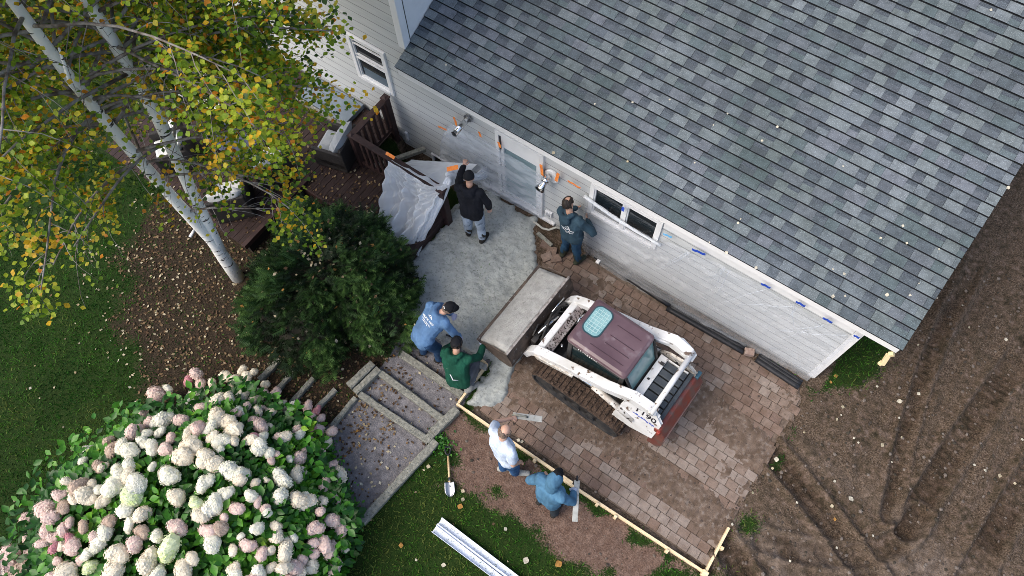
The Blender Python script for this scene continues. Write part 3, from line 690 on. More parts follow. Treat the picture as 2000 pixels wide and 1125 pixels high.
# sheet over the door side
def sheetA(u, v):
    x = -6.32 + 2.42 * u
    top = 1.60 + .10 * math.sin(u * 3) - 1.5 * max(0, .22 - u) ** 2 * 12
    bot = .06 if u > .42 else .06 + .12 * (.42 - u)
    zz = bot + (top - bot) * v
    if u < .2: x += (.2 - u) * .5 * (v - .5) ** 2 * 2
    w_ = float(crease(np.array(u), np.array(v), [(.0, -.1, 9, 0, .05), (.45, -.15, 11, .6, .05), (.1, 1.05, 6, .3, .03)]))
    wob = .05 * (float(fbm(np.array(u * 9), np.array(v * 7), 3)) - .5)
    return (x, WY - .062 - abs(w_ + wob) - .10 * (1 - v) ** 2 * (1 - u), zz)
mb = MB(); mb.grid(sheetA, 70, 40)
mb.build('plastic_sheet', M['film'], smooth=True, label='clear wrinkled plastic sheet taped over the patio door', category='plastic sheet')
def sheetB(u, v):
    x = -2.98 + 4.80 * u
    top = 1.62 + .36 * min(1, max(0, (u - .27) / .25)) - .05 * math.sin(u * 9) ** 2
    bot = -.02
    zz = bot + (top - bot) * v
    w_ = float(crease(np.array(u * 3), np.array(v), [(.15, 1.1, 13, 0, .035), (1.0, 1.06, 12, .5, .04), (1.9, 1.05, 14, .2, .04), (2.5, 1.05, 11, .2, .035), (2.2, -.2, 7, .6, .03)]))
    wob = .035 * (float(fbm(np.array(u * 26), np.array(v * 8), 3)) - .5)
    belly = .17 * (1 - v) ** 2.2 * (.45 + .75 * sstep(.95, .5, np.array(u))) * min(1, u * 5 + .3)
    return (x, WY - .040 - abs(w_ + wob) - float(belly), zz + .015 * math.sin(u * 40))
mb = MB(); mb.grid(sheetB, 130, 36)
sb_ = mb.build('plastic_sheet', M['film_wall'], smooth=True, label='long creased plastic sheet covering the wall behind the loader', category='plastic sheet')
mb = MB(); r_ = random.Random(31)
for k in range(14):                           # thin pleats fanning out from where the sheet is taped
    u0 = r_.choice((.42, .55, .70, .80, .90, .97)) + r_.uniform(-.012, .012); du = (-.16 + .20 * (k % 5) / 4) * (1 if u0 > .6 else .6) + r_.uniform(-.02, .02); v1 = r_.uniform(.35, .75)
    pts = []
    for q in range(12):
        t_ = q / 11; u_ = min(.99, max(.01, u0 + du * t_)); p_ = sheetB(u_, .985 + (v1 - .985) * t_); pts.append((p_[0], p_[1] - .004, p_[2]))
    mb.tube(pts, [.0045 * (1 - t_ / 12) + .001 for t_ in range(12)], 4)
mb.build('pleats', M['film'], sb_, smooth=True, kind='stuff')
# twisted fold of plastic across the double window
mb = MB()
for k in range(5):
    pts = []
    for q in range(13):
        t_ = q / 12; x = -3.02 + 1.55 * t_; zc = 1.70 - .18 * t_ - .06 * math.sin(t_ * PI)
        pts.append((x, WY - .055 - .02 * math.sin(t_ * 7 + k * 1.3), zc + .030 * math.cos(t_ * 6 + k * 1.25) * (.4 + math.sin(t_ * PI))))
    mb.tube(pts, [.012 + .008 * math.sin(q * 1.7 + k) ** 2 for q in range(13)], 6)
mb.build('plastic_fold', M['film_thick'], smooth=True, label='rope like fold of clear plastic across the double window', category='plastic sheet')
# drape over the railing
def lerp(a, b, t): return Vector(a) * (1 - t) + Vector(b) * t
A0, A1, A2 = Vector((-6.46, 4.845, 1.36)), Vector((-5.95, 4.84, 1.34)), Vector((-5.30, 4.84, 1.36))
B0, B2 = P(741, 440, .42), P(800, 494, .10)
B1 = P(762, 466, .34)
def drape(u, v):
    top = A0 * (1 - u) ** 2 + A1 * 2 * u * (1 - u) + A2 * u * u
    top.z -= .03 * math.sin(PI * u)
    if u > .82: top = top.lerp(Vector((-5.33, 5.08, 1.36)), (u - .82) / .18 * .6)
    bot = B0 * (1 - u) ** 2 + B1 * 2 * u * (1 - u) + B2 * u * u
    p = top.lerp(bot, v)
    sag = math.sin(PI * u) * math.sin(PI * min(1, v * 1.15)) if v < .87 else 0
    p += Vector((.10, .30, -.16)) * max(0, sag) * .75
    w_ = float(crease(np.array(u), np.array(v), [(0, -.02, 15, 0, .20), (1.0, -.05, 17, .4, .20), (1.05, 1.1, 8, .1, .10)]))
    g = u + .05 * math.sin(v * 5) * math.sin(PI * u) + .07 * (float(fbm(np.array(u * 4), np.array(v * 2.5), 2)) - .5)
    f = w_ * .6 + (.13 * (1 - abs(math.sin(g * 8.3))) + .04 * (1 - abs(math.sin(g * 21 + 1)))) * math.sin(PI * min(1, .12 + v * .75)) + .015 * (float(fbm(np.array(u * 22), np.array(v * 10), 3)) - .5)
    p += Vector((-.35, -.55, .75)).normalized() * f
    return p
mb = MB(); mb.grid(drape, 80, 80)
dp = root('plastic_drape', (-6.0, 4.4, .28), 'crumpled milky plastic sheet draped over the deck railing', 'plastic sheet')
mb.build('sheet', M['film_thick'], dp, smooth=True)
def over_rail(u, v):
    x = -6.47 + 1.2 * u; g = u + .05 * math.sin(v * 6)
    top = Vector((x, 4.86, 1.375)); far = Vector((x + .12 * u, 5.35 + .40 * u, .80 + .45 * u)); p = top.lerp(far, v)
    p.z += -.10 * math.sin(PI * v) + .05 * (1 - abs(math.sin(g * 9 + v * 2))) * math.sin(PI * min(1, v + .1)) + .03 * (float(fbm(np.array(u * 9), np.array(v * 9), 3)) - .5)
    return p
mb = MB(); mb.grid(over_rail, 50, 30); mb.build('sheet_top', M['film_thick'], dp, smooth=True)
mb = MB()                                     # gathered right hand edge
for k in range(9):
    pts = []; ph = k * .72
    for q in range(15):
        t_ = q / 14; c = Vector((-5.32, 5.12, 1.38)).lerp(P(803, 490, .12), t_) + Vector((-.06, -.05, -.22)) * math.sin(PI * t_)
        r = .035 + .085 * t_ + .02 * math.sin(t_ * 9 + ph)
        pts.append(c + Vector((math.cos(ph + t_ * 2) * r, math.sin(ph + t_ * 2) * r * .6, math.sin(ph) * .04)))
    mb.tube(pts, [.032 + .016 * math.sin(q * .9 + ph) ** 2 for q in range(15)], 6)
mb.build('gathered_edge', M['film_thick'], dp, smooth=True)
mb = MB()
for k in range(5):
    pts = [Vector((-5.42, 5.2, 1.36)).lerp(Vector((-5.20, 6.0, .55)), q / 8) + Vector((.05 * math.sin(q + k), .03 * k, -.16 * math.sin(PI * q / 8) + .03 * math.cos(q * 1.3 + k * 2))) for q in range(9)]
    mb.tube(pts, [.05 + .02 * math.sin(q * 1.4 + k) for q in range(9)], 6)
mb.build('trailing_bunch', M['film_thick'], dp, smooth=True)
# tape
def tape(a, b, wd, m, label, n=(0, -1, 0), group=None):
    a = Vector(a); b = Vector(b); nn = Vector(n); s = (b - a).cross(nn).normalized() * wd / 2; mb = MB()
    q = 5; pts = []
    for i in range(q + 1):
        c = a.lerp(b, i / q) + nn * (.006 + .006 * math.sin(i * 2.1)); pts += [c - s, c + s, c + s + nn * .003, c - s + nn * .003]
    fs = []
    for i in range(q):
        o = i * 4; fs += [(o, o + 1, o + 5, o + 4), (o + 2, o + 3, o + 7, o + 6), (o + 1, o + 2, o + 6, o + 5), (o + 3, o, o + 4, o + 7)]
    fs += [(0, 3, 2, 1), (4 * q, 4 * q + 1, 4 * q + 2, 4 * q + 3)]
    mb.add(pts, fs); mb.build('tape_strip', M[m], label=label, category='tape', group=group)
YT = WY - .075
for q0, q1, wd, lab in (((856, 246), (872, 253), .05, 'orange tape strip leftmost on the wall, beside the steel pipe'), ((887, 228), (893, 247), .05, 'upright orange tape strip touching the steel pipe'),
                    ((936, 257), (940, 268), .05, 'short orange tape strip between the steel pipe and the door'), ((974, 277), (978, 289), .055, 'short orange tape strip on the upper door frame'),
                    ((1057, 321), (1060, 343), .06, 'orange tape strip along the spotlight plate, door side'), ((1091, 338), (1086, 354), .06, 'orange tape strip along the spotlight plate, window side'), ((1109, 352), (1134, 367), .045, 'long orange tape strip between the spotlight and the double window')):
    tape(PY(*q0, YT), PY(*q1, YT), wd, 'orange_tape', lab, group='orange tape strips')
tape(Vector((-6.62, 4.93, 1.40)), Vector((-6.42, 4.93, 1.40)), .06, 'orange_tape', 'orange tape strip on the railing top at the corner of the drape', (0, -.5, .87), 'orange tape strips')
tape(PY(873, 331, 5.2), PY(895, 326, 5.2), .08, 'orange_tape', 'orange tape strip on the gathered plastic by the black hooded man', (0, -.6, .8), 'orange tape strips')
for q0, q1, wd, m, lab in (((1296, 456), (1312, 463), .05, 'ltblue_tape', 'pale blue tape strip beside the double window'), ((1352, 486), (1378, 497), .06, 'blue_tape', 'longest blue tape strip under the eave'),
                        ((1487, 553), (1505, 562), .055, 'blue_tape', 'blue tape strip under the eave, above the loader rear'), ((1555, 588), (1573, 598), .055, 'blue_tape', 'blue tape strip third from the house corner'),
                        ((1608, 620), (1626, 630), .055, 'blue_tape', 'blue tape strip second from the house corner'), ((1668, 654), (1679, 660), .05, 'blue_tape', 'blue tape strip nearest to the house corner'), ((1218, 404), (1216, 412), .05, 'blue_tape', 'small blue tape strip on the double window mullion')):
    tape(PY(*q0, YT), PY(*q1, YT), wd, m, lab, group='blue tape strips')

# ------------------------------------------------------------------ deck with railing
DZ = .28
deck = root('deck', (-9, 3.9, 0), 'dark red brown timber deck littered with leaves', 'deck')
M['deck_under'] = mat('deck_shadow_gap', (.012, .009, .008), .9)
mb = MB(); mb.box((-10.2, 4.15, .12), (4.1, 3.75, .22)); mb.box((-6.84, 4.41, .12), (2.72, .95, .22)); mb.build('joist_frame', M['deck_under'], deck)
BW = .142; dm = {}
x = -12.2
while x < -5.5:
    y0, y1 = (2.22, 6.05) if x + BW < -8.15 else ((3.88, 6.05) if x + BW < -7.5 else (3.88, 4.95))
    L = round(y1 - y0, 3)
    if L not in dm:
        mb = MB(); mb.box((0, 0, -.016), (BW - .008, L, .032)); dm[L] = mb.mesh('deck_board', M['deck'])
    link('deck_board', dm[L], deck, mat4=Matrix.Translation((x + BW / 2, (y0 + y1) / 2, DZ + random.uniform(-.002, .002)))); x += BW
mb = MB(); mb.beam((-5.435, 3.87, .14), (-5.435, 4.97, .14), .03, .27); mb.beam((-8.15, 3.862, .14), (-5.45, 3.862, .14), .03, .27); mb.build('rim_board', M['deck_rail'], deck)
mb = MB(); mb.beam((-8.17, 2.2, .31), (-8.17, 4.1, .31), .09, .12); mb.build('edge_beam', M['deck_rail'], deck, bevel=.006)
rl = root('railing', (-7.5, 5.0, DZ), 'dark brown deck railing turning along the window well', 'railing')
def post(x, y, z0, z1, wd=.10):
    mb = MB(); mb.box((x, y, (z0 + z1) / 2), (wd, wd, z1 - z0)); mb.box((x, y, z1 + .02), (wd + .03, wd + .03, .03)); mb.box((x, y, z1 + .045), (wd, wd, .03), 0, None, (.2, .2)); mb.build('post', M['deck_rail'], rl, bevel=.005)
post(-7.5, 5.95, -.5, 1.30, .12); post(-7.5, 4.93, -.3, 1.26); post(-5.36, 4.93, -.1, 1.24, .13)
mb = MB(); mb.beam((-7.5, 4.93, 1.27), (-7.5, 5.90, 1.27), .13, .045); mb.build('top_rail', M['deck_rail'], rl, bevel=.006)
mb = MB(); mb.beam((-7.44, 4.93, 1.285), (-5.42, 4.93, 1.285), .13, .045); mb.build('top_rail', M['deck_rail'], rl, bevel=.006)
mb = MB(); mb.beam((-7.5, 4.99, .42), (-7.5, 5.89, .42), .05, .09); mb.build('bottom_rail', M['deck_rail'], rl)
mb = MB(); mb.beam((-7.44, 4.93, .42), (-5.43, 4.93, .42), .05, .09); mb.build('bottom_rail', M['deck_rail'], rl)
mb = MB(); mb.box((0, 0, 0), (.06, .045, .80)); bal = mb.mesh('baluster', M['deck_rail'])
mb = MB(); mb.box((0, 0, 0), (.045, .06, .80)); bal2 = mb.mesh('baluster', M['deck_rail'])
for k in range(6): link('baluster', bal2, rl, mat4=Matrix.Translation((-7.5, 5.10 + k * .145, .855)))
for k in range(13): link('baluster', bal, rl, mat4=Matrix.Translation((-7.30 + k * .145, 4.93, .86)))
# beam lying across the well
mb = MB(); mb.beam((-7.32, 5.05, .22), (-6.72, 5.98, .22), .09, .09); mb.build('timber_beam', M['wood_grey'], label='grey timber beam lying across the window well', category='beam', bevel=.005)
# low blue grey platform against the wall
M['bluegrey'] = mat('blue_grey_lid', (.15, .19, .235), .5, (.20, .245, .29), 3, bump=.08)
mb = MB(); mb.box((-9.05, 5.76, .345), (1.35, .60, .12)); bx = mb.build('storage_bench', M['bluegrey'], bevel=.012, label='low blue grey bench lid against the house wall', category='bench')
mb = MB(); mb.box((-9.05, 5.415, .335), (1.3, .07, .10)); mb.build('front_rail', M['wood_grey'], bx, bevel=.006)
# ---- furniture on the deck
M['cushion'] = mat('pale_cushion', (.52, .53, .53), .9, (.60, .61, .60), 5, bump=.2, bscale=120)
M['cushion_grey'] = mat('grey_cushion', (.30, .33, .36), .9, (.38, .40, .42), 6, bump=.3, bscale=110)
M['wicker'] = mat('dark_wicker', (.018, .016, .016), .6, (.045, .04, .038), 60, stretch=(1, 1, 3), bump=.6, bscale=120)
def pillow(name, c, sx, sy, sz, rot, m, par):
    mb = MB(); n = 12
    def f(u, v, s):
        a, b = 2 * u - 1, 2 * v - 1; h = max(0, (1 - a ** 4) * (1 - b ** 4)) ** .6
        return Vector(c) + rot @ Vector((a * sx * (1 - .07 * (1 - b * b)), b * sy * (1 - .07 * (1 - a * a)), s * sz * h))
    mb.grid(lambda u, v: f(u, v, 1), n, n); mb.grid(lambda u, v: f(1 - u, v, -1), n, n)
    mb.build(name, m, par, smooth=True)
def armchair(c, rz, lab, w_=.72, group='armchairs on the deck', pil=True, cm='cushion'):
    t = root('sofa' if w_ > 1 else 'armchair', c, lab, 'sofa' if w_ > 1 else 'armchair', group, rz)
    def b(name, boxes, m, bev):
        mb = MB()
        for cc, ss in boxes: mb.box(cc, ss)
        return mb.build(name, m, t, bevel=bev, local=True)
    b('base', [((0, 0, .16), (w_, .70, .26))], M['wicker'], .01)
    b('backrest', [((0, .33, .42), (w_, .07, .64))], M['wicker'], .02)
    for s in (-1, 1): b('armrest', [((s * (w_ / 2 - .035), -.0, .36), (.07, .66, .46))], M['wicker'], .02)
    n = 1 if w_ < 1 else 2
    for k in range(n):
        xx = (k - (n - 1) / 2) * (w_ - .16) / n
        b('seat_cushion', [((xx, -.02, .36), ((w_ - .18) / n, .60, .14))], M[cm], .05)
    if pil:
        for k in range(n):
            xx = (k - (n - 1) / 2) * (w_ - .16) / n
            W4 = WM[t]; r = (W4 @ Matrix.Rotation(math.radians(62), 4, 'X')).to_3x3()
            pillow('pillow', W4 @ Vector((xx, .15, .60)), .34, .30, .13, r, M[cm], t)
    return t
armchair((-8.02, 4.86, DZ), -PI / 2 + .25, 'dark wicker armchair with a plump grey pillow by the railing corner', cm='cushion_grey')
armchair((-8.95, 2.80, DZ), -2.3, 'dark wicker armchair with white pillow nearest the birch trunks')
armchair((-10.7, 2.95, DZ), -.6, 'wicker armchair with pale cushion half hidden behind the left birch trunk')
armchair((-11.2, 4.35, DZ), .15, 'wide wicker sofa with white cushions under the birch crown', 1.5, None)
armchair((-8.85, 3.75, DZ), -1.9, 'wicker armchair with pale cushion in the middle of the deck')
t = root('coffee_table', (-9.8, 3.75, DZ), 'low dark blue topped table among the deck chairs', 'table')
mb = MB(); mb.box((-9.8, 3.75, DZ + .40), (.95, .60, .035)); mb.build('table_top', mat('table_top', (.05, .06, .10), .3, (.07, .08, .13), 4), t, bevel=.008)
for sx in (-1, 1):
    for sy in (-1, 1): mb = MB(); mb.box((-9.8 + sx * .42, 3.75 + sy * .25, DZ + .19), (.05, .05, .385)); mb.build('leg', M['wicker'], t)

# ------------------------------------------------------------------ timber steps and path edging
def timber(a, b, wd, ht, lab, m='wood_grey', z=.03, grp='weathered timbers edging the steps'):
    a = Vector((a[0], a[1], z)); b = Vector((b[0], b[1], z)); mb = MB(); N = 9; d = (b - a).normalized(); s = Vector((-d.y, d.x, 0))
    for i in range(N):                        # slightly uneven sawn timber
        p0, p1 = a.lerp(b, i / N), a.lerp(b, (i + 1) / N)
    ring = []; r = random.Random(lab)
    for i in range(N + 1):
        c = a.lerp(b, i / N); j = lambda: r.uniform(-.006, .006)
        cx = wd / 2; hz = ht / 2; e = .014
        ring.append([c + s * q[0] + Vector((0, 0, q[1])) for q in ((-cx + j(), -hz), (-cx + j(), hz - e), (-cx + e + j(), hz + j()), (cx - e + j(), hz + j()), (cx + j(), hz - e), (cx + j(), -hz))])
    vs = [q for k in ring for q in k]; fs = []
    for i in range(N):
        for k in range(6): fs.append((i * 6 + k, i * 6 + (k + 1) % 6, i * 6 + 6 + (k + 1) % 6, i * 6 + 6 + k))
    fs += [tuple(range(6))[::-1], tuple(range(N * 6, N * 6 + 6))]
    mb.add(vs, fs); mb.build('timber', M[m], label=lab, category='timber', group=grp)
q = lambda x, y, z=.08: P(x, y, z)
timber(q(783, 690), q(903, 772), .13, .20, 'weathered step timber nearest the kneeling man in green')
timber(q(738, 725), q(868, 822), .12, .18, 'split pale edged step timber in the middle of the flight')
timber(q(703, 770), q(838, 862), .12, .18, 'grey step timber at the foot of the flight')
timber(q(683, 757), q(730, 712), .14, .26, 'thick grey timber joining the left ends of the steps', z=.06)
timber(q(694, 768), q(741, 722), .12, .22, 'second grey timber lying against the thick joining timber', z=.05)
timber(q(893, 800), q(846, 846), .15, .20, 'short round edged timber just below the form corner', z=.06)
timber(q(846, 846), q(832, 862), .14, .18, 'stub of timber between the short and the long edging timbers')
timber(q(852, 862), q(706, 1020), .14, .18, 'long pale timber edging the path beside the lawn')
timber(q(694, 776), q(648, 832), .09, .14, 'narrow path timber nearest the thick joining timber')
timber(q(655, 760), q(618, 797), .09, .14, 'narrow path timber fourth from the left, right of the hydrangea tip')
timber(q(612, 738), q(568, 787), .09, .14, 'narrow path timber in the middle of the five')
timber(q(577, 720), q(540, 762), .09, .14, 'narrow path timber second from the left')
timber(q(546, 702), q(506, 742), .10, .15, 'narrow path timber leftmost, at the leaf litter')

# ------------------------------------------------------------------ form boards
def form(name, segs, lab, ht=.10, wd=.042, z=.05, stakes=()):
    mb = MB()
    for a, b in segs: mb.beam((a[0], a[1], z), (b[0], b[1], z), wd, ht)
    o = mb.build(name, M['wood_new'], label=lab, category='board', bevel=.003, group='new timber form boards')
    for sx, sy in stakes:
        mb = MB(); mb.box((sx, sy, .04), (.05, .05, .20)); mb.build('stake', M['wood_new'], o, bevel=.003)
form('form_board', [((-3.03, 2.09), (-.62, 2.105))], 'long pale form board in front of the man in the white shirt', stakes=((-2.2, 2.045), (-1.35, 2.05)))
form('form_board', [((-.80, 2.062), (1.86, 2.13))], 'long pale form board running past the man in the blue hood', z=.045, stakes=((.25, 2.04), (1.2, 2.06), (-.1, 2.04)))
form('form_board', [((1.86, 2.16), (1.845, 2.95))], 'short pale form board closing the far end of the pavers', stakes=((1.90, 2.6),))
form('form_board', [((-3.01, 2.12), (-3.015, 2.99))], 'short pale form board between the kneeling man and the fresh concrete', stakes=((-3.05, 2.5),), z=.07)
form('form_board', [((-3.04, 2.985), (-3.17, 2.985))], 'stub of pale form board at the inner corner by the trowel', z=.07)
form('form_board', [(tuple(P(895, 692, .08)[:2]), tuple(P(915, 708, .08)[:2])), (tuple(P(873, 676, .08)[:2]), tuple(P(895, 692, .08)[:2]))], 'pale form board beside the dark capped head of the man in green', z=.08, wd=.09)
mb = MB(); mb.box((1.86, 2.11, .05), (.10, .10, .16)); mb.build('corner_stake', M['wood_new'], label='pale wooden stake in the corner of the far form boards', category='stake', bevel=.004)

# ------------------------------------------------------------------ edging, rubble, gutter, tools
def edging(a, b, lab, sag=.0):
    a = Vector(a); b = Vector(b); pts = [a.lerp(b, k / 10) + Vector((0, .03 * math.sin(k * .6) * sag, 0)) for k in range(11)]
    mb = MB(); mb.tube(pts, .05, 8)
    sd_ = (b - a).normalized().cross(Vector((0, 0, 1))) * -.075
    mb.tube([q + sd_ + Vector((0, 0, -.012)) for q in pts], .042, 8); mb.tube([q + sd_ * 1.8 + Vector((0, 0, -.02)) for q in pts], .035, 8); mb.build('edging_tube', M['black'], smooth=True, label=lab, category='edging', group='black edging along the wall')
edging(tuple(P(1162, 500, .03)), tuple(P(1308, 597, .03)), 'black edging tube by the feet of the man at the window')
edging(tuple(P(1302, 602, .03)), tuple(P(1452, 688, .03)), 'black edging tube along the wall beside the loader')
edging(tuple(P(1476, 702, .03)), tuple(P(1560, 757, .02)), 'thin end of black edging near the house corner')
mb = MB(); mb.box(P(1463, 688, .06), (.17, .13, .10), 0, Matrix.Rotation(.4, 3, 'Z')); mb.build('wood_block', mat('old_block', (.25, .17, .14), .9, (.34, .26, .22), 20, bump=.3), label='brown block in the gap between two edging tubes', category='block', bevel=.006)
rs = random.Random(8)
for k, (x, y, lb) in enumerate(((1066, 478, 'upper'), (1078, 491, 'middle'), (1068, 502, 'lower'), (1086, 505, 'inner'))):
    p = P(x, y, .03); mb = MB(); mb.box(p, (.20, .16, .07), 0, Euler((rs.uniform(-.2, .2), rs.uniform(-.2, .2), rs.uniform(0, 1.5))).to_matrix())
    mb.build('loose_paver', PV[k % 3], label='loose tilted paver left of the man at the window, %s one of the pile' % lb, category='paver', group='loose pavers by the wall', bevel=.006)
pts = [P(1042, 432, .10), P(1060, 446, .06), P(1072, 449, .10), P(1086, 444, .12), P(1096, 447, .10)]
mb = MB(); mb.tube(pts, .022, 8); mb.build('hose', mat('pale_hose', (.42, .42, .38), .5), smooth=True, label='pale hose end lying between concrete and wall', category='hose')
pts = [P(1050, 455, .05), P(1062, 470, .05), P(1078, 480, .06)]
mb = MB(); mb.beam(pts[0], pts[2], .07, .05); mb.build('scrap_board', M['wood_grey'], label='muddy scrap board on the rubble by the wall', category='board', bevel=.004)
mb = MB(); mb.box(P(1168, 511, .05), (.07, .08, .05)); mb.box(P(1168, 511, .05) + Vector((0, 0, .031)), (.03, .02, .012)); mb.build('small_box', M['white'], label='small white box by the black edging', category='box', bevel=.008)
# gutter lengths on the lawn
def gutter(a, b, lab):
    a = Vector(a); b = Vector(b); d = (b - a).normalized(); s = Vector((-d.y, d.x, 0)); up = Vector((0, 0, 1)); mb = MB()
    prof = [(-.075, .085), (-.075, .0), (.045, .0), (.06, .045), (.085, .06), (.085, .085), (.078, .085), (.078, .066), (.052, .05), (.04, .007), (-.068, .007), (-.068, .085)]
    mb.prism([a + s * x + up * z for x, z in prof], b - a); mb.build('metal_channel', M['white_metal'], label=lab, category='gutter', group='white metal channels on the lawn')
M['white_metal'] = mat('white_aluminium', (.72, .77, .86), .3, (.66, .71, .80), 3, spec=.6)
gutter(P(858, 1020, .03), P(1030, 1152, .03), 'white metal channel on the lawn, upper of the two')
gutter(P(849, 1032, .03), P(1006, 1150, .03), 'white metal channel on the lawn, lower of the two')
# shovel
t = root('shovel', P(877, 920, .02), 'shovel with black D handle lying on the lawn edge', 'shovel')
a, b = P(875, 888, .06), P(878, 942, .06); d = (b - a).normalized(); s = Vector((-d.y, d.x, 0))
mb = MB(); mb.tube([a.lerp(b, .05), a.lerp(b, .5), b], [.018, .019, .02], 10); mb.build('shaft', mat('ash_shaft', (.55, .38, .20), .5, (.65, .48, .28), 10), t, smooth=True)
mb = MB(); mb.tube([a + d * .09, a, a - d * .015 + s * .03, a - d * .10 + s * .055, a - d * .13 + s * .04, a - d * .13 - s * .04, a - d * .10 - s * .055, a - d * .015 - s * .03, a], .016, 8); mb.build('grip', M['black'], t, smooth=True)
mb = MB()
def blade(u, v):
    w_ = .085 * (1 if v < .55 else math.sqrt(max(0, 1 - ((v - .55) / .45) ** 2))) * (.92 + .08 * math.sin(v * 3)); x = (2 * u - 1)
    return b + d * (.0 + .24 * v) + s * w_ * x + Vector((0, 0, .012 + .03 * x * x - .05 * v))
mb.grid(blade, 8, 12); o = mb.build('blade', M['steel'], t, smooth=True); o.modifiers.new('solid', 'SOLIDIFY').thickness = .004
mb = MB(); mb.tube([b - d * .08, b + d * .08], [.022, .016], 10); mb.build('socket', M['steel'], t, smooth=True)
# cream downspout stub at the roof corner
mb = MB(); p0, p1, p2 = P(1741, 690, 2.50), P(1736, 692, 2.47), P(1723, 712, 2.25)
mb.beam(p0 + Vector((.03, 0, .02)), p1, .06, .06); mb.beam(p1, p2, .065, .05); mb.beam(p2, p2 + Vector((-.05, .02, -.02)), .06, .05)
mb.build('downspout_stub', mat('cream_metal', (.75, .62, .36), .5), house, bevel=.006)

mb = MB(); a, b = P(371, 463, .10), P(380, 449, .12); mb.tube([a, b], .03, 8); mb.build('drain_pipe', M['white'], smooth=True, label='short white pipe end in the leaf litter left of the birch trunks', category='pipe')
# ------------------------------------------------------------------ tracked loader (local frame: x forward, y to its own left, z up)
M['mw'] = mat('machine_white', (.70, .71, .72), .38, (.55, .55, .53), 3.5, lo=.4, hi=.7, spec=.45, col3=(.13, .09, .065), s3=9, lo3=.62, hi3=.68)
M['mwd'] = mat('machine_white_dirty', (.62, .61, .58), .5, (.34, .29, .24), 9, lo=.38, hi=.66, col3=(.05, .04, .035), s3=22, lo3=.58, hi3=.64)
M['mroof'] = mat('maroon_roof', (.085, .048, .058), .36, (.125, .078, .090), 2.2, spec=.5, col3=(.20, .16, .175), s3=4.5, lo3=.60, hi3=.75)
M['mblk'] = mat('machine_black', (.014, .015, .017), .5, (.04, .036, .033), 8)
M['rubber'] = mat('track_rubber', (.020, .022, .026), .75, (.05, .047, .045), 9, bump=.2)
M['rubber_mud'] = mat('muddy_track', (.040, .027, .020), .95, (.095, .064, .047), 12, bump=.8, bscale=45, col3=(.03, .022, .02), s3=28)
M['mred'] = mat('tailgate_red', (.20, .038, .022), .36, (.13, .040, .034), 4, spec=.5, col3=(.12, .07, .06), s3=6, lo3=.45, hi3=.62)
M['bucket'] = mat('bucket_steel', (.055, .042, .036), .65, (.12, .09, .07), 7, bump=.4, metal=.0, col3=(.22, .21, .2), s3=16, lo3=.62, hi3=.7)
M['cabglass'] = mat('cab_glass', (.010, .022, .024), .12, spec=.6)
M['sky_pane'] = mat('roof_light_pane', (.17, .34, .36), .2, (.26, .44, .45), 7, spec=.5)
M['grille'] = mat('engine_grille', (.035, .045, .055), .5, (.06, .07, .08), 9)
ld = root('skid_loader', (-1.25, 3.98, 0), 'white tracked compact loader carrying a bucket of wet concrete', 'loader', rz=math.radians(177.5))
def lb(name, boxes, m, par=ld, bevel=.01, mi=None, **kw):
    mb = MB()
    for bx in boxes:
        mb.box([(a + b) / 2 for a, b in zip(bx[0], bx[1])], [abs(b - a) for a, b in zip(bx[0], bx[1])], bx[2] if len(bx) > 2 else 0)
    return mb.build(name, m if isinstance(m, list) else M[m], par, bevel=bevel, local=True, **kw)
# tracks
def track_path(n=90):
    c1, c2, r = (.66, .29), (-.62, .31), .25; pts = []
    for k in range(13): a = PI / 2 - PI * k / 12; pts.append((c1[0] + r * math.cos(a), c1[1] + r * math.sin(a) - .0))
    pts += [(.4, .035), (0, .03), (-.4, .035)]
    for k in range(13): a = -PI / 2 - PI * k / 12; pts.append((c2[0] + r * math.cos(a), c2[1] + (r) * math.sin(a)))
    pts += [(-.3, .575), (.0, .57), (.35, .555)]
    seg = [0]; P2 = pts + [pts[0]]
    for a, b in zip(P2[:-1], P2[1:]): seg.append(seg[-1] + math.hypot(b[0] - a[0], b[1] - a[1]))
    out = []
    for k in range(n):
        s = seg[-1] * k / n; i = max(j for j in range(len(seg) - 1) if seg[j] <= s); t = (s - seg[i]) / (seg[i + 1] - seg[i] + 1e-9)
        out.append((P2[i][0] * (1 - t) + P2[i + 1][0] * t, P2[i][1] * (1 - t) + P2[i + 1][1] * t))
    return out
TP = track_path()
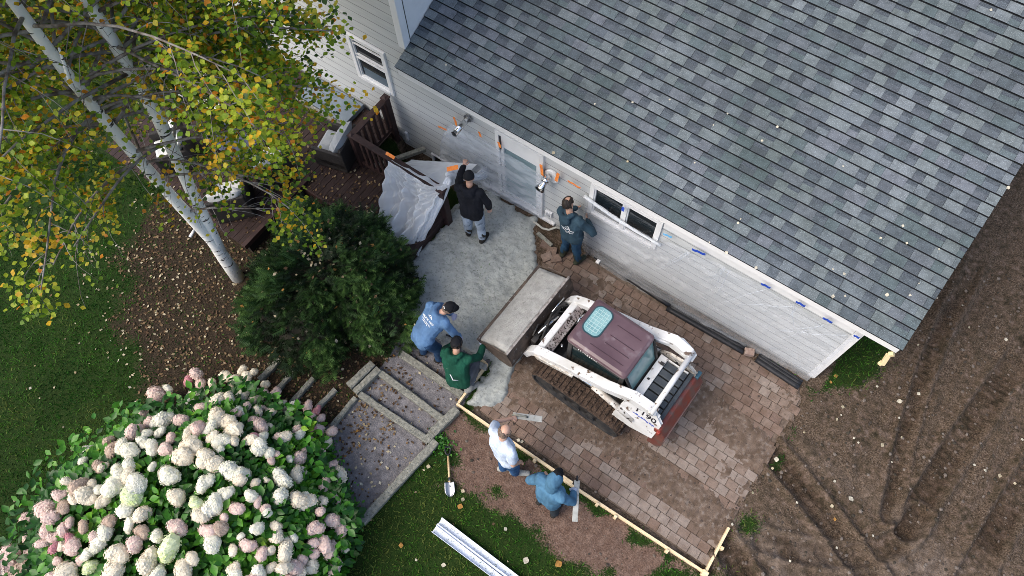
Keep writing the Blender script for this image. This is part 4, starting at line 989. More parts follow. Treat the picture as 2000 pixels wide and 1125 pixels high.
for s in (1, -1):
    y0, y1 = (.475, .815) if s > 0 else (-.815, -.475)
    mb = MB(); n = len(TP)
    for k in range(n):
        a, b = TP[k], TP[(k + 1) % n]; pv = TP[k - 1]
        d = Vector((b[0] - pv[0], b[1] - pv[1])).normalized(); nr = Vector((-d.y, d.x)); hh = .028
        mb.v += [(a[0], y0, a[1]), (a[0], y1, a[1]), (a[0] - nr.x * .035, y0, a[1] - nr.y * .035), (a[0] - nr.x * .035, y1, a[1] - nr.y * .035)]
    for k in range(n):
        o, q = k * 4, ((k + 1) % n) * 4
        for f, mi in (((o, o + 1, q + 1, q), 1), ((o + 2, q + 2, q + 3, o + 3), 0), ((o, q, q + 2, o + 2), 0), ((o + 1, o + 3, q + 3, q + 1), 0)): mb.f.append(f); mb.m.append(mi)
    tk = mb.build('track', [M['rubber'], M['rubber_mud']], ld, local=True)
    mb = MB()
    for k in range(0, n, 2):
        a, b, pv = TP[k], TP[(k + 1) % n], TP[k - 1]; d = Vector((b[0] - pv[0], 0, b[1] - pv[1])).normalized(); nr = Vector((d.z * -1, 0, d.x)); 
        R = Matrix((d, Vector((0, 1, 0)), d.cross(Vector((0, 1, 0))))).transposed(); c = Vector((a[0], 0, a[1])) - d.cross(Vector((0, 1, 0))) * 0
        out = Vector((a[0] - 0.02, 0, a[1] - .3)); sg = 1 if d.cross(Vector((0, 1, 0))).dot(out) > 0 else -1
        for yy in ((y0 + .075), (y0 + y1) / 2, (y1 - .075)):
            mb.box(c + d.cross(Vector((0, 1, 0))) * sg * .012 + Vector((0, yy, 0)), (.035, .085, .03), 0, R)
    mb.build('track_lugs', M['rubber_mud'], tk, local=True, kind='stuff')
    mb = MB()
    pr = [(.80, .12), (.70, .10), (-.62, .10), (-.78, .18), (-.80, .40), (-.66, .50), (.62, .46), (.84, .38)]
    mb.prism([(a, y0 + .06, b) for a, b in pr], (0, y1 - y0 - .12, 0)); mb.build('track_frame', M['mblk'], tk, local=True)
    ww = y1 - .055 if s > 0 else y0 + .055
    for (cx, cz, r) in ((.66, .29, .19), (-.62, .31, .19), (.30, .16, .09), (0, .16, .09), (-.3, .16, .09)):
        mb = MB(); mb.tube([(cx, ww - .03, cz), (cx, ww + .03, cz)], r, 16); mb.build('wheel', M['rubber'], tk, local=True)
lb('chassis', [((-1.25, -.45, .22), (.62, .45, .74)), ((-1.2, -.47, .74), (-.55, .47, 1.2))], 'mblk')
lb('foot_well', [((.5, -.40, .30), (.86, .40, .36)), ((.84, -.42, .30), (.90, .42, .62))], 'mblk')
# cab
cab = lb('cab', [((-.54, -.42, .55), (.50, .42, .92)), ((-.54, .36, .9), (-.46, .42, 1.87)), ((-.54, -.42, .9), (-.46, -.36, 1.87)), ((.42, .36, .9), (.50, .42, 1.87)), ((.42, -.42, .9), (.50, -.36, 1.87)),
                 ((-.46, .375, 1.72), (.42, .415, 1.87)), ((-.46, -.415, 1.72), (.42, -.375, 1.87)), ((-.53, -.36, .9), (-.47, .36, 1.25))], 'mblk')
lb('side_window', [((-.46, .385, .92), (.42, .395, 1.72))], 'cabglass', cab, 0); lb('side_window', [((-.46, -.395, .92), (.42, -.385, 1.72))], 'cabglass', cab, 0)
lb('front_door_glass', [((.455, -.36, .92), (.465, .36, 1.87))], 'cabglass', cab, 0)
mb = MB(); mb.prism([(-.53, -.37, 1.84), (-.53, .37, 1.84), (-.69, .33, 1.34), (-.69, -.33, 1.34)], (-.012, 0, 0)); mb.build('rear_window', mat('rear_glass', (.16, .30, .30), .15, (.24, .38, .37), 4, spec=.6), cab, local=True)
lb('rear_window_frame', [((-.72, -.36, 1.28), (-.66, .36, 1.35))], 'mblk', cab, .006)
for q in (1, -1): mb = MB(); mb.prism([(-.54, .37 * q, 1.86), (-.54, .41 * q, 1.86), (-.72, .37 * q, 1.30), (-.72, .33 * q, 1.30)], (-.03, 0, 0)); mb.build('rear_pillar', M['mblk'], cab, local=True)
# roof panel with raised ribs and a round cornered roof light
mb = MB()
ring = lambda ux0, ux1, v, r, z, n=5: [(cx + r * math.cos(a), cy + r * math.sin(a), z) for cx, cy, a0 in ((ux1 - r, v - r, 0), (ux0 + r, v - r, PI / 2), (ux0 + r, -v + r, PI), (ux1 - r, -v + r, 3 * PI / 2)) for a in [a0 + PI / 2 * k / n for k in range(n + 1)]]
L0 = [ring(-.56, .54, .435, .07, 1.855), ring(-.56, .54, .435, .07, 1.90), ring(-.545, .525, .42, .07, 1.925), ring(-.50, .48, .375, .06, 1.945)]
n = len(L0[0]); mb.v = [q for r in L0 for q in r]
for i in range(3):
    for k in range(n): mb.f.append((i * n + k, i * n + (k + 1) % n, (i + 1) * n + (k + 1) % n, (i + 1) * n + k)); mb.m.append(0)
mb.f += [tuple(range(3 * n, 4 * n)), tuple(range(n))[::-1]]; mb.m += [0, 0]
rf = mb.build('roof', M['mroof'], cab, local=True)
rib_m = mat('roof_seam', (.05, .025, .035), .5)
for v_ in (-.22, -.02, .13, .28):
    u1 = .08 if v_ < .2 else .25
    lb('rib', [((-.42, v_ - .006, 1.9449), (u1 - .06, v_ + .006, 1.952))], [rib_m], rf, .002)
lb('skylight_frame', [], 'mblk', rf, 0) if False else None
def rrect(cx, cy, hx, hy, r, z, n=6):
    return [(cx + sx * (hx - r) + r * math.cos(a), cy + sy * (hy - r) + r * math.sin(a), z) for sx, sy, a0 in ((1, 1, 0), (-1, 1, PI / 2), (-1, -1, PI), (1, -1, 3 * PI / 2)) for a in [a0 + PI / 2 * k / n for k in range(n + 1)]]
mb = MB(); mb.prism(rrect(.30, -.085, .165, .265, .11, 1.944), (0, 0, .012)); fr_ = mb.build('skylight', mat('skylight_gasket', (.02, .06, .075), .5), rf, local=True)
mb = MB(); mb.prism(rrect(.30, -.085, .145, .245, .10, 1.956), (0, 0, .004)); mb.build('roof_light', M['sky_pane'], cab, local=True)
mb = MB()
for k in range(7): mb.box((.30, -.085 - .18 + k * .06, 1.962), (.255 if 0 < k < 6 else .2, .012, .004))
for k in range(4): mb.box((.30 - .09 + k * .06, -.085, 1.9655), (.012, .44 if 0 < k < 3 else .38, .003))
mb.build('guard_grid', mat('guard_grid', (.34, .50, .50), .5), cab, local=True)
mb = MB(); r = random.Random(2)
for k in range(9):
    u = .30 - k * .042; mb.box((u, .4185, 1.80 + .01 * math.sin(k)), (.022, .004, .035 + r.random() * .03)); 
mb.build('white_print', M['white'], cab, local=True)
# lift arms
def arm_profile(s):
    up = [(-1.12, 1.74), (-.80, 1.76), (-.35, 1.62), (.30, 1.36), (.86, 1.09), (1.02, .98), (1.14, .80), (1.24, .52)]
    lo = [(1.14, .46), (1.04, .74), (.94, .88), (.28, 1.19), (-.40, 1.44), (-.80, 1.54), (-1.12, 1.56), (-1.22, 1.65)]
    return up + lo
for s in (1, -1):
    pr = arm_profile(s); mb = MB(); yc = .575 * s; hw = .078
    def yo(u): return yc + (s * .07 if s < 0 else -.085) * (math.exp(-((u + .85) / .3) ** 2) if s < 0 else 1 / (1 + math.exp((u + .55) * 9))) - s * .02 * max(0, u - .9)
    nP = len(pr); vs = [(u, yo(u) - hw, z) for u, z in pr] + [(u, yo(u) + hw, z) for u, z in pr]; up_n = 8
    fs = [(i, (i + 1) % nP, nP + (i + 1) % nP, nP + i) for i in range(nP)]
    for k in range(7): a, b, c, d = k, k + 1, 14 - k, 15 - k; fs.append((a, d, c, b)); fs.append((nP + a, nP + b, nP + c, nP + d))
    mb.add(vs, fs); arm = mb.build('lift_arm', M['mw'], ld, bevel=.014, local=True)
    for (pu, pz, pr_) in ((1.02, .84, .05), (-1.08, 1.65, .045), (-.72, 1.64, .04)):
        mb = MB(); mb.tube([(pu, yo(pu) - .072, pz), (pu, yo(pu) + .072, pz)], pr_, 12); mb.build('pivot_pin', M['mblk'], arm, local=True)
    # lift ram under the arm
    mb = MB(); mb.tube([(-.95, yc + .02 * s, .95), (-.15, yc + .02 * s, 1.20)], .055, 12); mb.build('ram_body', M['mwd'], ld, smooth=True, local=True)
    mb = MB(); mb.tube([(-.15, yc + .02 * s, 1.20), (.35, yc + .02 * s, 1.12)], .03, 10); mb.build('ram_rod', M['chrome'], ld, smooth=True, local=True)
    mb = MB(); mb.prism([(.98, yc + .075 * s, .95), (.2, yc + .075 * s, 1.24), (.2, yc + .075 * s, 1.17), (.9, yc + .075 * s, .86)], (0, .03 * s, 0)); mb.build('hose_cover', M['mwd'], arm, bevel=.006, local=True)
    # rear upright with the fender shaped casting
    mb = MB(); pts = [(-.62, .66), (-.95, .66), (-1.34, .78), (-1.36, 1.36), (-1.20, 1.58), (-.86, 1.50), (-.70, 1.30)]
    off = lambda z: s * (.515 + .15 * (1.5 - z))
    vs = [(u, off(z), z) for u, z in pts] + [(u, off(z) - .05 * s, z) for u, z in pts]; k = len(pts)
    mb.add(vs, [tuple(range(k)), tuple(range(k, 2 * k))[::-1]] + [(i, (i + 1) % k, k + (i + 1) % k, k + i) for i in range(k)])
    pn = mb.build('rear_panel', M['mwd'] if s < 0 else M['mw'], ld, bevel=.012, local=True)
    if s > 0: panel = pn
    mb = MB(); pts = [(-.42, -.47), (-.62, -.66), (-.90, -.78), (-1.17, -.70), (-1.22, -.56), (-1.02, -.52), (-.88, -.60), (-.62, -.50)]
    if s < 0:
        mb.prism([(u, v_, 1.60) for u, v_ in pts], (0, 0, .07)); mb.build('rear_link', M['mw'], ld, bevel=.02, local=True)
    else:
        mb.prism([(-.75, .44, 1.48), (-1.0, .44, 1.50), (-1.28, .44, 1.46), (-1.28, .50, 1.44), (-.75, .50, 1.46)], (0, 0, .06)); mb.build('rear_link', M['mw'], ld, bevel=.015, local=True)
cr = lb('cross_member', [((.90, -.56, .90), (1.02, .56, .985))], 'mw', bevel=.02)
mb = MB(); mb.prism([(.90, -.50, .975), (.90, .50, .975), (.77, .50, .90), (.77, -.50, .90)], (0, 0, -.05)); mb.build('mud_plate', mat('muddy_plate', (.42, .40, .40), .6, (.20, .16, .16), 10, col3=(.03, .022, .02), s3=30, lo3=.54, hi3=.58), cr, local=True)
mb = MB()
mb.tube([(.72, -.44, .72), (.72, -.42, .98), (.72, -.28, 1.05), (.72, -.2, .95)], .018, 8); mb.tube([(.72, .20, .70), (.70, .26, 1.0), (.66, .30, 1.04)], .018, 8); mb.tube([(.62, -.3, .7), (.6, -.3, 1.05)], .02, 8)
mb.build('grab_handles', M['chrome'], ld, smooth=True, local=True)
# engine cover and grille
ec = lb('engine_cover', [((-.88, -.46, 1.20), (-.74, .46, 1.37)), ((-.88, .435, 1.2), (-1.26, .46, 1.36)), ((-.88, -.46, 1.2), (-1.26, -.435, 1.36))], 'mw', bevel=.012)
lb('grille_bed', [((-1.27, -.43, 1.22), (-.88, .43, 1.26))], 'mblk', ec, 0)
me = None
for k in range(6):
    y = -.43 + .86 * k / 6; o = lb('slat', [((-1.26, y + .010, 1.28), (-.885, y + .128, 1.335))], 'grille', ec, .008)
lb('rear_shelf', [((-1.34, -.52, 1.20), (-1.275, .50, 1.30))], 'grille', ec, .006)
mb = MB(); mb.tube([(-1.14, -.66, 1.69), (-1.14, .58, 1.69)], .045, 10); mb.build('rear_cross_tube', M['mw'], ld, smooth=True, local=True)
mb = MB(); mb.tube([(-1.02, -.50, 1.30), (-1.02, -.50, 1.40)], .03, 8); mb.build('filler_cap', M['mblk'], ec, local=True)
mb = MB(); mb.box((-.84, -.32, 1.38), (.07, .05, .03)); mb.build('latch', M['mblk'], ec, local=True)
mb = MB(); mb.box((-.80, .02, 1.375), (.04, .03, .02)); mb.build('latch', M['mblk'], ec, local=True)
# tailgate
mb = MB(); pr = [(-1.30, .34), (-1.50, .36), (-1.55, .60), (-1.52, 1.02), (-1.40, 1.20), (-1.30, 1.20)]
mb.prism([(u, -.60, z) for u, z in pr], (0, 1.18, 0)); tg = mb.build('tailgate', M['mred'], ld, bevel=.02, local=True)
mb = MB(); mb.box((-1.535, 0, .80), (.012, 1.12, .018)); mb.build('trim_line', mat('tail_trim', (.62, .40, .36), .4), tg, local=True)
lb('tail_lamp', [((-1.43, -.64, 1.12), (-1.36, -.50, 1.24))], [mat('tail_lamp', (.04, .10, .14), .3)], ld, .015)
lb('tail_lamp', [((-1.42, .56, 1.08), (-1.36, .62, 1.20))], [mat('tail_lamp_red', (.25, .03, .02), .3)], ld, .015)
# model number on the near rear panel
def text_mesh(body, size, m, name, shear=0):
    cu = bpy.data.curves.new('lettering', 'FONT'); cu.body = body; cu.size = size; cu.extrude = .0015; cu.offset = size * .012; cu.align_x = 'CENTER'; cu.align_y = 'CENTER'; cu.shear = shear
    o = bpy.data.objects.new('lettering', cu); COL.objects.link(o); dg = bpy.context.evaluated_depsgraph_get(); dg.update()
    me = bpy.data.meshes.new_from_object(o.evaluated_get(dg)); bpy.data.objects.remove(o); me.name = name
    me.materials.clear(); me.materials.append(m); return me
inkm = mat('decal_ink', (.012, .013, .02), .5)
sl_ = math.atan(.05 / .8)
WL = WM[ld]
def on_panel(u, z): return WL @ Matrix.Translation((u, .515 + .15 * (1.5 - z) + .004, z)) @ Matrix(((-1, 0, 0, 0), (0, -.15, 1, 0), (0, 1, .15, 0), (0, 0, 0, 1)))
link('lettering', text_mesh('T190', .19, inkm, 'lettering'), panel, mat4=on_panel(-1.08, 1.36))
bl = mat('decal_blue', (.06, .10, .42), .5)
mb = MB()
for k in range(8): mb.box((-.19 + k * .05, .012 * math.sin(k * 2.2), 0), (.044, .018 + .02 * abs(math.sin(k * 1.7)), .002), 0, Matrix.Rotation(.2 * math.sin(k), 3, 'Z'))
link('blue_decal', mb.mesh('blue_decal', bl), panel, mat4=on_panel(-1.10, 1.20))
# bucket and coupler
YB0, YB1 = -.86, .95
mb = MB(); pr = [(1.98, .62), (1.80, .50), (1.50, .40), (1.30, .42), (1.22, .56), (1.26, .76), (1.34, .955)]
th_ = .02
inn = [(1.975, .632), (1.80, .525), (1.50, .425), (1.315, .445), (1.245, .565), (1.285, .76), (1.36, .945)]
k = len(pr)
vs = [(u, YB0, z) for u, z in pr] + [(u, YB1, z) for u, z in pr] + [(u, YB0 + .02, z) for u, z in inn] + [(u, YB1 - .02, z) for u, z in inn]
fs = []
for i in range(k - 1): fs += [(i, i + 1, k + i + 1, k + i), (2 * k + i, 3 * k + i, 3 * k + i + 1, 2 * k + i + 1)]
fs += [(0, k, 3 * k, 2 * k), (k - 1, 3 * k - 1, 4 * k - 1, 2 * k - 1)]
mb.add(vs, fs); bk = mb.build('bucket', M['bucket'], ld, local=True)
for yy in (YB0 - .004, YB1 - .016):
    mb = MB(); mb.prism([(u, yy, z) for u, z in pr + [(1.66, .84)]], (0, .02, 0)); mb.build('side_plate', M['bucket'], bk, local=True)
mb = MB(); mb.beam((1.99, YB0, .615), (1.99, YB1, .615), .05, .03); mb.build('cutting_edge', M['bucket'], bk, local=True)
mb = MB(); mb.beam((1.345, YB0, .955), (1.345, YB1, .955), .04, .03); mb.build('top_lip', mat('worn_lip', (.38, .36, .34), .5, (.12, .1, .09), 12), bk, local=True)
cp = lb('coupler', [((1.08, -.48, .42), (1.19, .48, .52)), ((1.10, -.46, .52), (1.20, -.34, .86)), ((1.10, .34, .52), (1.20, .46, .86)), ((1.12, -.34, .72), (1.20, .34, .84)), ((1.02, -.2, .5), (1.12, -.1, .9)), ((1.02, .12, .5), (1.12, .22, .9))], 'mblk')
mb = MB(); mb.tube([(1.06, -.15, .92), (1.17, .30, .88)], .032, 10); mb.tube([(1.20, -.50, .90), (1.20, -.15, .90)], .018, 8); mb.build('tilt_ram', M['chrome'], cp, smooth=True, local=True)
mb = MB(); mb.tube([(1.04, -.42, .88), (1.14, -.30, 1.0), (1.18, -.1, .93), (1.1, .1, .98), (1.04, .38, .9)], .02, 8); mb.tube([(1.02, -.3, .9), (1.10, -.2, .98), (1.12, .05, 1.0), (1.06, .3, .96)], .016, 8); mb.tube([(1.2, .1, .85), (1.24, .2, .97), (1.2, .4, .92)], .016, 8); mb.build('hoses', M['mblk'], cp, smooth=True, local=True)
# the load of concrete in the bucket
def load(u, v):
    y = YB0 + .03 + (YB1 - YB0 - .06) * u; x = 1.965 - .60 * v; z0 = .640 + .295 * v
    e = min(u, 1 - u) * 1.8; e = min(1, e / .10)
    z = z0 + .055 * math.sin(PI * v) * e + .018 * (float(fbm(np.array(u * 14), np.array(v * 6), 4)) - .5) + .02 * e
    if v < .02 or v > .98 or u < .005 or u > .995: z -= .03
    return WL @ Vector((x, y, z))
mb = MB(); mb.grid(load, 80, 34)
mb.build('concrete_load', mat('bucket_concrete', (.29, .29, .275), .7, (.37, .37, .355), 8, bump=.5, bscale=70, col3=(.21, .21, .20), s3=18, lo3=.6, hi3=.75), smooth=True, label='smooth grey wet concrete filling the loader bucket', category='concrete')

r = random.Random(6); mb = MB()
for k in range(150):                          # mud thrown up on the undercarriage, arms and chassis
    s_ = r.choice((1, 1, -1)); u = r.uniform(-1.2, .95); z = .58 + r.random() ** 2 * .25; v_ = s_ * r.uniform(.47, .80); q = r.uniform(.012, .04)
    if z > .62: v_ = s_ * r.uniform(.44, .47)
    mb.ell((u, v_, z), (q, q * .8, q * .5), 0, Matrix.Rotation(r.uniform(0, 6), 3, 'Z'), 6, 4)
mb.build('caked_mud', M['rubber_mud'], ld, local=True, kind='stuff')
for s_ in (1, -1):
    mb = MB()
    for k in range(3): mb.tube([(.80 - .5 * k, s_ * .48, 1.02 + .17 * k - .03), (.55 - .5 * k, s_ * .49, 1.06 + .17 * k - .02), (.30 - .5 * k, s_ * .48, 1.19 + .17 * k - .05)], .013, 6)
    mb.build('hydraulic_hose', M['mblk'], ld, smooth=True, local=True, kind='stuff')
# ------------------------------------------------------------------ birch with two stems
BC = [(.14, .27, .02), (.28, .42, .03), (.46, .56, .04), (.70, .62, .06), (.80, .50, .03), (.74, .28, .025), (.40, .17, .03), (.055, .12, .022)]
BL = [mat('birch_leaf_%d' % i, c, .45, tuple(q * .7 for q in c), 25, spec=.35, trans=.5) for i, c in enumerate(BC)]
def bark_mat():
    m = mat('birch_bark', (.80, .79, .75), .7, (.88, .87, .83), 5, bump=.2, bscale=30, stretch=None)
    t = m.node_tree; L = t.links; b = t.nodes['Principled BSDF']
    g = t.nodes.new('ShaderNodeNewGeometry'); mp = t.nodes.new('ShaderNodeMapping'); mp.inputs['Scale'].default_value = (5, 5, 17); L.new(g.outputs['Position'], mp.inputs[0])
    n = t.nodes.new('ShaderNodeTexNoise'); n.inputs['Scale'].default_value = 1.0; n.inputs['Detail'].default_value = 4; L.new(mp.outputs[0], n.inputs['Vector'])
    r = t.nodes.new('ShaderNodeMapRange'); r.inputs[1].default_value = .62; r.inputs[2].default_value = .66; L.new(n.outputs['Fac'], r.inputs[0])
    x = t.nodes.new('ShaderNodeMix'); x.data_type = 'RGBA'; L.new(r.outputs[0], x.inputs['Factor']); L.new(b.inputs['Base Color'].links[0].from_socket, x.inputs[6]); x.inputs[7].default_value = (.035, .03, .028, 1)
    L.new(x.outputs[2], b.inputs['Base Color']); return m
M['bark'] = bark_mat(); M['twig'] = mat('birch_twig', (.10, .075, .06), .8, (.30, .28, .26), 9)
birch = root('birch_tree', (-8.03, 1.72, 0), 'two stemmed white birch with green and yellow autumn leaves over the deck', 'tree')
def poly(pts, t):
    n = len(pts) - 1; i = min(int(t * n), n - 1); f = t * n - i; return Vector(pts[i]).lerp(Vector(pts[i + 1]), f)
SA = [(-8.0, 1.70, -.1), (-8.03, 1.74, .6), (-8.07, 1.80, 1.3), (-8.06, 1.76, 2.6), (-8.0, 1.72, 4.7), (-7.9, 1.72, 5.8), (-7.78, 1.75, 6.9), (-7.7, 1.75, 8.0), (-7.62, 1.8, 9.1)]
SB = [(-8.03, 1.74, .6), (-8.05, 1.84, 1.3), (-8.02, 2.0, 2.4), (-7.95, 2.3, 4.3), (-7.9, 2.38, 5.4), (-7.85, 2.43, 6.4), (-7.8, 2.5, 7.6), (-7.7, 2.6, 8.8)]
mb = MB(); mb.tube(SA, [.135, .12, .105, .092, .08, .072, .062, .042, .015], 12); mb.build('trunk', M['bark'], birch, smooth=True)
mb = MB(); mb.tube(SB, [.09, .10, .097, .092, .085, .072, .048, .016], 12); mb.build('trunk', M['bark'], birch, smooth=True)
rs = random.Random(14); limbs = MB(); twigs = MB(); ends = []
def bend(a, d, L, n, droop, wob=.12):
    pts = [Vector(a)]; d = Vector(d).normalized()
    for i in range(n):
        d = (d + Vector((rs.uniform(-wob, wob), rs.uniform(-wob, wob), -droop / n + rs.uniform(-wob, wob) * .5))).normalized(); pts.append(pts[-1] + d * L / n)
    return pts
for st, tmin in ((SA, .42), (SB, .36)):
    for k in range(64):
        t = tmin + (1 - tmin) * (k / 64) ** .85; p = poly(st, t); a = k * 2.399 + rs.uniform(-.4, .4); ca_ = (math.degrees(a) + 180) % 360 - 180
        if -60 < ca_ < 12 and rs.random() < (.74 if t < .8 else .5): continue
        L = (1.0 + 2.0 * (1 - abs(t - .62) * 1.5)) * rs.uniform(.65, 1.1) 
        if p.z > 7.6: L *= .7
        pts = bend(p, (math.cos(a), math.sin(a), .55), L, 6, .75)
        r0 = .032 * (1 - .5 * t); limbs.tube(pts, [r0 * (1 - .85 * i / 6) + .004 for i in range(7)], 6)
        for q in range(11):
            t2 = .22 + .78 * (q + rs.random()) / 11; c = poly(pts, min(t2, .999)); a2 = a + rs.uniform(-1.6, 1.6)
            tp = bend(c, (math.cos(a2), math.sin(a2), .1), rs.uniform(.45, 1.05), 5, 1.9, .2)
            twigs.tube(tp, [.007, .006, .005, .004, .003, .002], 3, caps=False); ends.append(tp)
for k in range(12):                           # low spreading limbs on the deck side
    st = SB if k % 2 else SA; t = .34 + .34 * rs.random(); p = poly(st, t); a = math.radians(rs.uniform(28, 66)); L = rs.uniform(1.3, 2.15)
    pts = bend(p, (math.cos(a), math.sin(a), .5), L, 6, .8); limbs.tube(pts, [.022 * (1 - .8 * i / 6) + .003 for i in range(7)], 6)
    for q in range(9):
        c = poly(pts, min(.3 + .7 * (q + rs.random()) / 9, .999)); a2 = a + rs.uniform(-1.6, 1.6); tp = bend(c, (math.cos(a2), math.sin(a2), .1), rs.uniform(.45, 1.0), 5, 1.7, .2)
        twigs.tube(tp, [.007, .006, .005, .004, .003, .002], 3, caps=False); ends.append(tp)
limbs.build('limbs', M['twig'], birch, smooth=True); twigs.build('twigs', M['twig'], birch, kind='stuff')
# the two pale side limbs that show against the crown
mb = MB(); mb.tube([(-7.90, 2.36, 5.1), (-7.5, 2.75, 5.5), (-7.1, 3.2, 5.7), (-6.8, 3.5, 5.75)], [.035, .03, .024, .012], 8); mb.tube([(-7.95, 1.74, 5.2), (-7.6, 1.6, 5.9), (-7.3, 1.7, 6.6)], [.03, .024, .012], 8); mb.build('limb', M['bark'], birch, smooth=True)
def leaf_mesh(name, m, w_=.42, L=1.0):
    mb = MB(); vs = [(0, 0, 0), (w_ * .75, L * .30, .05), (w_, L * .5, .03), (w_ * .55, L * .8, 0), (0, L, -.06), (-w_ * .55, L * .8, 0), (-w_, L * .5, .03), (-w_ * .75, L * .30, .05), (0, L * .5, -.03)]
    mb.add(vs, [(0, 1, 8), (1, 2, 8), (2, 3, 8), (3, 4, 8), (4, 5, 8), (5, 6, 8), (6, 7, 8), (7, 0, 8)]); return mb.mesh(name, m, True)
lm = [leaf_mesh('leaf', m) for m in BL]
LV = np.array([v.co[:] for v in lm[0].vertices]); LF = np.array([p.vertices[:] for p in lm[0].polygons])
leaves = []
for tp in ends:
    base = rs.choice((0, 0, 1, 1, 1, 2, 2, 3, 4, 7)); 
    for k in range(rs.randrange(34, 66)):
        t = rs.uniform(.12, 1); c = poly(tp, min(t, .999)) + Vector((rs.gauss(0, .11), rs.gauss(0, .11), rs.gauss(0, .09)))
        if c.z < 2.6 or (c.y > 5.6) : continue
        if math.hypot(c.x - poly(SA, min(.99, c.z / 9.2)).x, c.y - 1.75) < .45 and rs.random() < .7: continue
        if c.y < .75 and c.z < 4.7 and rs.random() < .88: continue
        tb_ = SB if (Vector(poly(SB, min(.99, max(0, (c.z - .6) / 8.2)))) - c).length < (Vector(poly(SA, min(.99, c.z / 9.2))) - c).length else SA
        ax_ = poly(tb_, min(.99, c.z / 9.2)); az_ = math.degrees(math.atan2(c.y - ax_.y, c.x - ax_.x))
        if -52 < az_ < 20 and math.hypot(c.x - ax_.x, c.y - ax_.y) < 1.9 and rs.random() < .72: continue
        k_ = base if rs.random() < .5 else rs.choice((0, 0, 1, 1, 1, 2, 2, 3, 4, 4, 5, 7))
        e = Euler((rs.uniform(-.8, .3), rs.uniform(-.5, .5), rs.uniform(0, 2 * PI))); s = rs.uniform(.052, .088)
        leaves.append((c, e, s, k_))
def seen(c):
    dd = Vector(c) - Vector((0, 0, HC)); q = RM.transposed() @ dd; u = 1000 + FPX * q.x / -q.z; v_ = 562.5 - FPX * q.y / -q.z
    return (-5 < u < 2005 and -5 < v_ < 1130), dd.length
leaves.sort(key=lambda l: seen(l[0])[1] if seen(l[0])[0] else 99)
for c, e, s, k_ in leaves[:300]:
    link('leaf', lm[k_], birch, mat4=Matrix.Translation(c) @ e.to_matrix().to_4x4() @ Matrix.Scale(s, 4))
def scatter(name, items, V0, F0, mats, parent=None, **kw):
    Vs = []; Fs = []; mi = []; n = len(V0)
    for i, (c, e, s, k_) in enumerate(items):
        R = np.array(e.to_matrix()) * s; Vs.append(V0 @ R.T + np.array(c)); Fs.append(F0 + i * n); mi += [k_] * len(F0)
    me = np_mesh(name, np.concatenate(Vs), np.concatenate(Fs), mats, mi, smooth=False)
    if parent is not None:
        me.transform(WM[parent].inverted()); return link(name, me, parent, mat4=WM[parent], **kw)
    return link(name, me, None, **kw)
scatter('crown', leaves[300:], LV, LF, BL, birch, kind='stuff')

# ------------------------------------------------------------------ fallen leaves
FC = [(.34, .27, .16), (.20, .13, .07), (.48, .42, .29), (.11, .065, .035), (.06, .036, .022), (.42, .22, .06), (.60, .56, .45)]
FL = [mat('fallen_leaf_%d' % i, c, .8, tuple(q * .6 for q in c), 30, spec=.2) for i, c in enumerate(FC)]
q4V = np.array([(0, -.5, .02), (.38, 0, .0), (0, .55, .06), (-.38, 0, .03)]); q4F = np.array([(0, 1, 2), (0, 2, 3)])
rr = np.random.RandomState(9); items = []
N = 34000; x = rr.uniform(-13, 2.2, N); y = rr.uniform(-5, 6, N); m_, r_, l_, p_ = masks(x, y)
pr = np.clip(l_ * 1.05, 0, 1) * .95 + (1 - m_) * (1 - r_) * .008 + p_ * .05
pr = np.where((x < -8.15) & (y > 2.2), .18, pr); pr = np.where((x > -8.15) & (x < -5.45) & (y > 3.88) & (y < 4.95), .5, pr)
pr = np.where(sdist(x, y, CONC) > -.05, 0, pr); pr = np.where((y > WY - .1) | ((sdist(x, y, WELL) > -.05) & (rr.rand(N) > .25)), 0, pr)
k = rr.rand(N) < pr; x, y = x[k], y[k]; z = gz(x, y); ondeck = ((x < -8.15) & (y > 2.2)) | ((x > -8.15) & (x < -5.45) & (y > 3.88) & (y < 4.95))
z = np.where(ondeck, DZ, z)
for a, b, c, d, l in zip(x, y, z, ondeck, masks(x, y)[2]):
    kk = rs.choice((0, 1, 3, 3, 4, 1, 4, 3, 4, 2, 1, 1) if l > .3 or d else (0, 2, 2, 6, 1)); items.append(((a, b, c + .014), Euler((rs.uniform(-.5, .5), rs.uniform(-.5, .5), rs.uniform(0, 6.3))), rs.uniform(.035, .072), kk))
scatter('leaf_litter', items, q4V, q4F, FL, kind='stuff', label='brown and tan leaves fallen round the birch and yew')
# dark crumbs and leaves on the step treads
items = []
for i in range(900):
    x, y = rr.uniform(-5.7, -2.6), rr.uniform(-.9, 2.9)
    if float(sdist(np.array(x), np.array(y), STEPS)) < .02 or rs.random() > .25 + .9 * float(fbm(np.array(x * 4.), np.array(y * 4.), 3)) ** 2 : continue
    items.append(((x, y, float(gz(x, y)) + .02), Euler((rs.uniform(-.7, .7), rs.uniform(-.7, .7), rs.uniform(0, 6.3))), rs.uniform(.025, .075), rs.choice((3, 4, 4, 3, 1, 5))))
scatter('tread_leaves', items, q4V, q4F, FL, kind='stuff', label='dark wet leaves stuck to the step treads')
